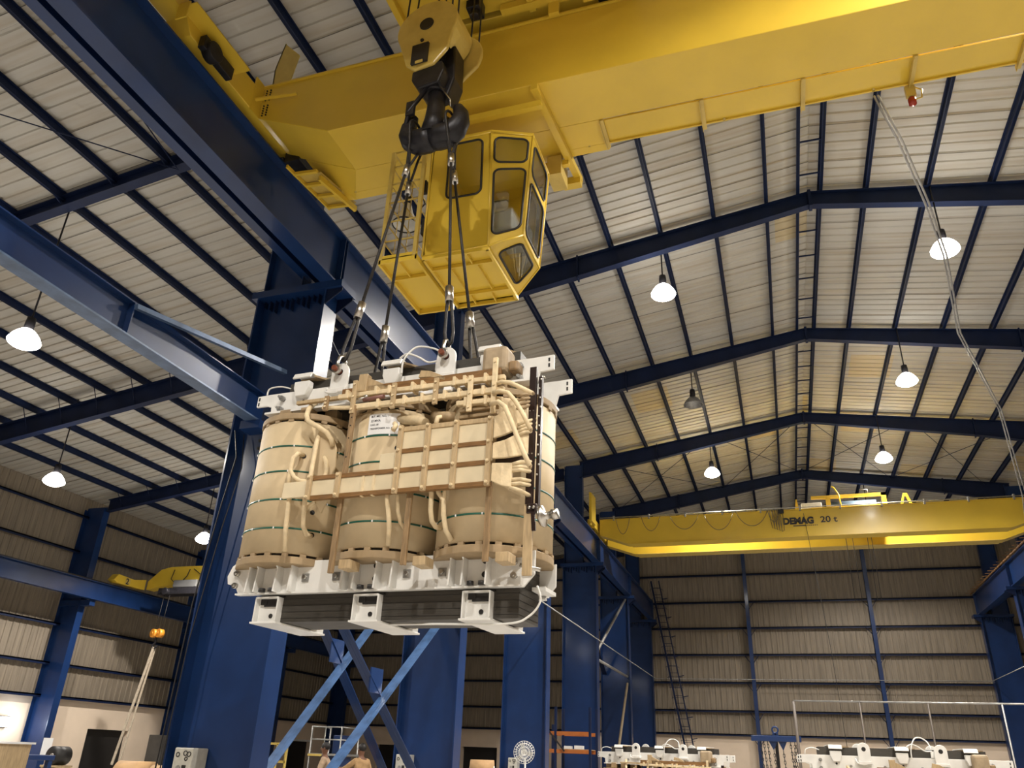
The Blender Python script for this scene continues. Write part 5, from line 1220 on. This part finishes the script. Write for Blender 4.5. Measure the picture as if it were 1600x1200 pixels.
# pipe rail frame
t = thing('pipe_frame', 'tall thin pipe frame with a long white top rail behind the right transformer', 'frame', (4, 18.2, FLO))
MB().tube([(.13,18.2,1.27),(14.0,18.2,1.27)], .016, 8).out('top_rail', GALV, t)
for i, x in enumerate((.13,1.38,2.62,3.90,5.15,6.4)):
    MB().cyl((x,18.2,FLO),(x,18.2,1.26),.03 if i == 0 else .018,10).out('post', mat('dark_pipe', (.10,.08,.065), .5) if i == 0 else bpy.data.materials['dark_pipe'] if i != 3 else GALV, t)
# caged ladder against the far end wall
t = thing('caged_ladder', 'dark caged ladder leaning against the far end wall beside the last left column', 'ladder', (-5.6,47.3,FLO))
p0, p1 = Vector((-5.0,47.2,FLO)), Vector((-6.95,47.2,9.8))
for dx in (0,.45): MB().beam(p0+Vector((dx,0,0)), p1+Vector((dx,0,0)), .10 if dx == 0 else .05, .08, up=(0,1,0)).out('stile', NAVY, t)
n = 30; b = MB()
for k in range(1,n):
    q = p0.lerp(p1, k/n); b.tube([q, q+Vector((.45,0,0))], .014, 5)
split_out(b, 'rung', NAVY, t)
for k in range(3,22):
    q = p0.lerp(p1, k/22)+Vector((.22,0,0)); pts = []
    for j in range(9):
        a = math.pi*(-.1+1.2*j/8); pts.append(q+Vector((.38*math.cos(a),-.65*math.sin(a),0)))
    MB().tube(pts, .013, 4).out('cage_hoop', NAVY, t)
for j in (2,4,6):
    a = math.pi*(-.1+1.2*j/8); o_ = Vector((.22+.38*math.cos(a),-.65*math.sin(a),0)); MB().tube([p0.lerp(p1,3/22)+o_, p1+o_], .010, 4).out('cage_strap', NAVY, t)
for k in range(0,8):
    q = p0.lerp(p1,.28+k*.09); MB().beam(q+Vector((.45,0,0)), q+Vector((.75,0,.06)), .05, .04).out('bracket', NAVY, t)
# ================================================================ WORKERS
def skin(name, pts, edges, rad, m_, par, root=0):
    me = bpy.data.meshes.new(name); me.from_pydata([tuple(p) for p in pts], edges, []); me.update()
    o = bpy.data.objects.new(name, me); COL.objects.link(o); o.parent = par; me.materials.append(m_)
    md = o.modifiers.new('skin', 'SKIN'); md.use_smooth_shade = True
    for i, r in enumerate(rad):
        sv = me.skin_vertices[0].data[i]; r = r if isinstance(r, tuple) else (r, r); sv.radius = r; sv.use_root = (i == root)
    s = o.modifiers.new('sub', 'SUBSURF'); s.levels = 1; s.render_levels = 2
    return o
def worker(loc, rz, lab, pose, shirt, tr_):
    """pose: dict of hand targets in the body's own frame (x right, y forward, z up)"""
    t = thing('person', lab, 'person', loc, 'workers', False); t.rotation_euler = (0,0,rz)
    hip, chest, neck = Vector((0,0,.92)), Vector((0,pose.get('lean',.03),1.32)), Vector((0,pose.get('lean',.03)+.01,1.46))
    head = neck+Vector((0,.02,.15))
    P_ = [hip, Vector((0,.01,1.12)), chest, neck, neck+Vector((0,.01,.06)), head+Vector((0,0,-.02)), head+Vector((0,-.005,.07))]
    R_ = [(.15,.115),(.13,.10),(.155,.11),.058,.055,(.078,.092),(.072,.088)]
    E_ = [(0,1),(1,2),(2,3),(3,4),(4,5),(5,6)]
    arms = {}
    for s, key in ((-1,'l'),(1,'r')):
        sh = chest+Vector((s*.17,0,.07)); hd = Vector(pose[key]); mid = (sh+hd)/2; L_ = (hd-sh).length; k_ = math.sqrt(max(.0004,.27**2-(L_/2)**2)) if L_ < .54 else .02
        el = mid+Vector((s*.4,-.5,-.75)).normalized()*k_; wr = hd
        i0 = len(P_); P_ += [sh, el, wr]; R_ += [.056,.042,.028]; E_ += [(2,i0),(i0,i0+1),(i0+1,i0+2)]
        d = (wr-el).normalized(); side = d.cross(Vector((0,0,1))).normalized(); up = side.cross(d).normalized()
        pm = wr+d*.06; i1 = len(P_); P_.append(pm); R_.append((.036,.018)); E_.append((i0+2,i1))
        for j, ln in enumerate((.070,.080,.076,.060)):
            b0 = pm+d*.03+side*((j-1.5)*.020); i2 = len(P_)
            P_ += [b0, b0+d*ln*.55-up*.006, b0+d*ln*.9-up*.030]; R_ += [.009,.008,.007]; E_ += [(i1,i2),(i2,i2+1),(i2+1,i2+2)]
        tb = wr+d*.03+side*(-s*.032); i2 = len(P_); P_ += [tb, tb+d*.035+side*(-s*.02)-up*.01]; R_ += [.010,.008]; E_ += [(i1,i2),(i2,i2+1)]
        arms[key] = (sh, el, wr)
    legs = {}
    for s in (-1,1):
        th = Vector((s*.10,0,.88)); kn = Vector((s*.12,.03,.48)); an = Vector((s*.13,-.01,.09)); toe = Vector((s*.15,.14,.03))
        i0 = len(P_); P_ += [th,kn,an,toe]; R_ += [.088,.056,.038,(.04,.025)]; E_ += [(0,i0),(i0,i0+1),(i0+1,i0+2),(i0+2,i0+3)]; legs[s] = (th,kn,an,toe)
    body = skin('body', P_, E_, R_, SKIN, t)
    # shirt
    P2 = [hip+Vector((0,0,-.02)), Vector((0,.01,1.12)), chest, neck+Vector((0,0,-.02))]; R2 = [(.175,.14),(.155,.125),(.178,.132),.072]; E2 = [(0,1),(1,2),(2,3)]
    for k_ in 'lr':
        sh, el, wr = arms[k_]; cu = el.lerp(wr,.25); i0 = len(P2); P2 += [sh, el, cu]; R2 += [.074,.060,.055]; E2 += [(2,i0),(i0,i0+1),(i0+1,i0+2)]
    skin('shirt', P2, E2, R2, shirt, t)
    P3 = [hip+Vector((0,0,.03))]; R3 = [(.168,.13)]; E3 = []
    for s in (-1,1):
        th,kn,an,toe = legs[s]; i0 = len(P3); P3 += [th,kn,an+Vector((0,0,.03))]; R3 += [.103,.075,.062]; E3 += [(0,i0),(i0,i0+1),(i0+1,i0+2)]
    skin('trousers', P3, E3, R3, tr_, t)
    for s in (-1,1):
        th,kn,an,toe = legs[s]
        MB().sphere((an+toe)/2+Vector((0,.0,-.012)), .06, 12, (.85,2.1,.75)).out('shoe', BLACK, t)
    MB().sphere(head+Vector((0,-.018,.055)), .1, 20, (.86,1.0,.92)).out('hair', HAIR, t)
    MB().sphere(head+Vector((0,.085,.0)), .016, 8, (.8,1.2,1.3)).out('nose', SKIN, t)
    for s in (-1,1):
        MB().sphere(head+Vector((s*.030,.074,.022)), .010, 8, (1.3,.6,.7)).out('eye', PAPER, t); MB().sphere(head+Vector((s*.030,.0795,.022)), .005, 6).out('iris', BLACK, t)
        MB().sphere(head+Vector((s*.080,-.005,.008)), .022, 8, (.4,.8,1.2)).out('ear', SKIN, t)
    MB().sphere(head+Vector((0,.076,-.038)), .02, 8, (1.2,.4,.3)).out('mouth', mat('lip', (.12,.04,.03), .5) if 'lip' not in bpy.data.materials else bpy.data.materials['lip'], t)
    return t
KH2 = mat('tan_cloth', (.45,.28,.13), .85, 0, .12, 14, .1)
PZ = -1.56
worker((-9.80,17.1,PZ), 1.9, 'person with short dark hair in a light khaki shirt, bending to work behind the braces', {'l':(-.20,.42,1.12),'r':(.22,.40,1.10),'lean':.10}, KHAKI, TROUS)
worker((-8.93,17.0,PZ), 1.15, 'person in a tan shirt stretching one arm left, right of the other worker', {'l':(-.30,.50,1.24),'r':(.24,.10,.98),'lean':.04}, KH2, TROUS)
for i,(x,lab) in enumerate(((-9.80,'left'),(-8.93,'right'))):
    tag(MB().box(x-.35,x+.35,16.6,17.4,FLO,PZ-.005).out('step_platform', GALV), 'low steel step platform under the %s worker' % lab, 'platform', 'worker platforms')
# ---------------------------------------------------------------- lift everything so that the floor lies at z = 0
for o in list(SC.objects):
    if o.parent is None: o.location.z += EYE
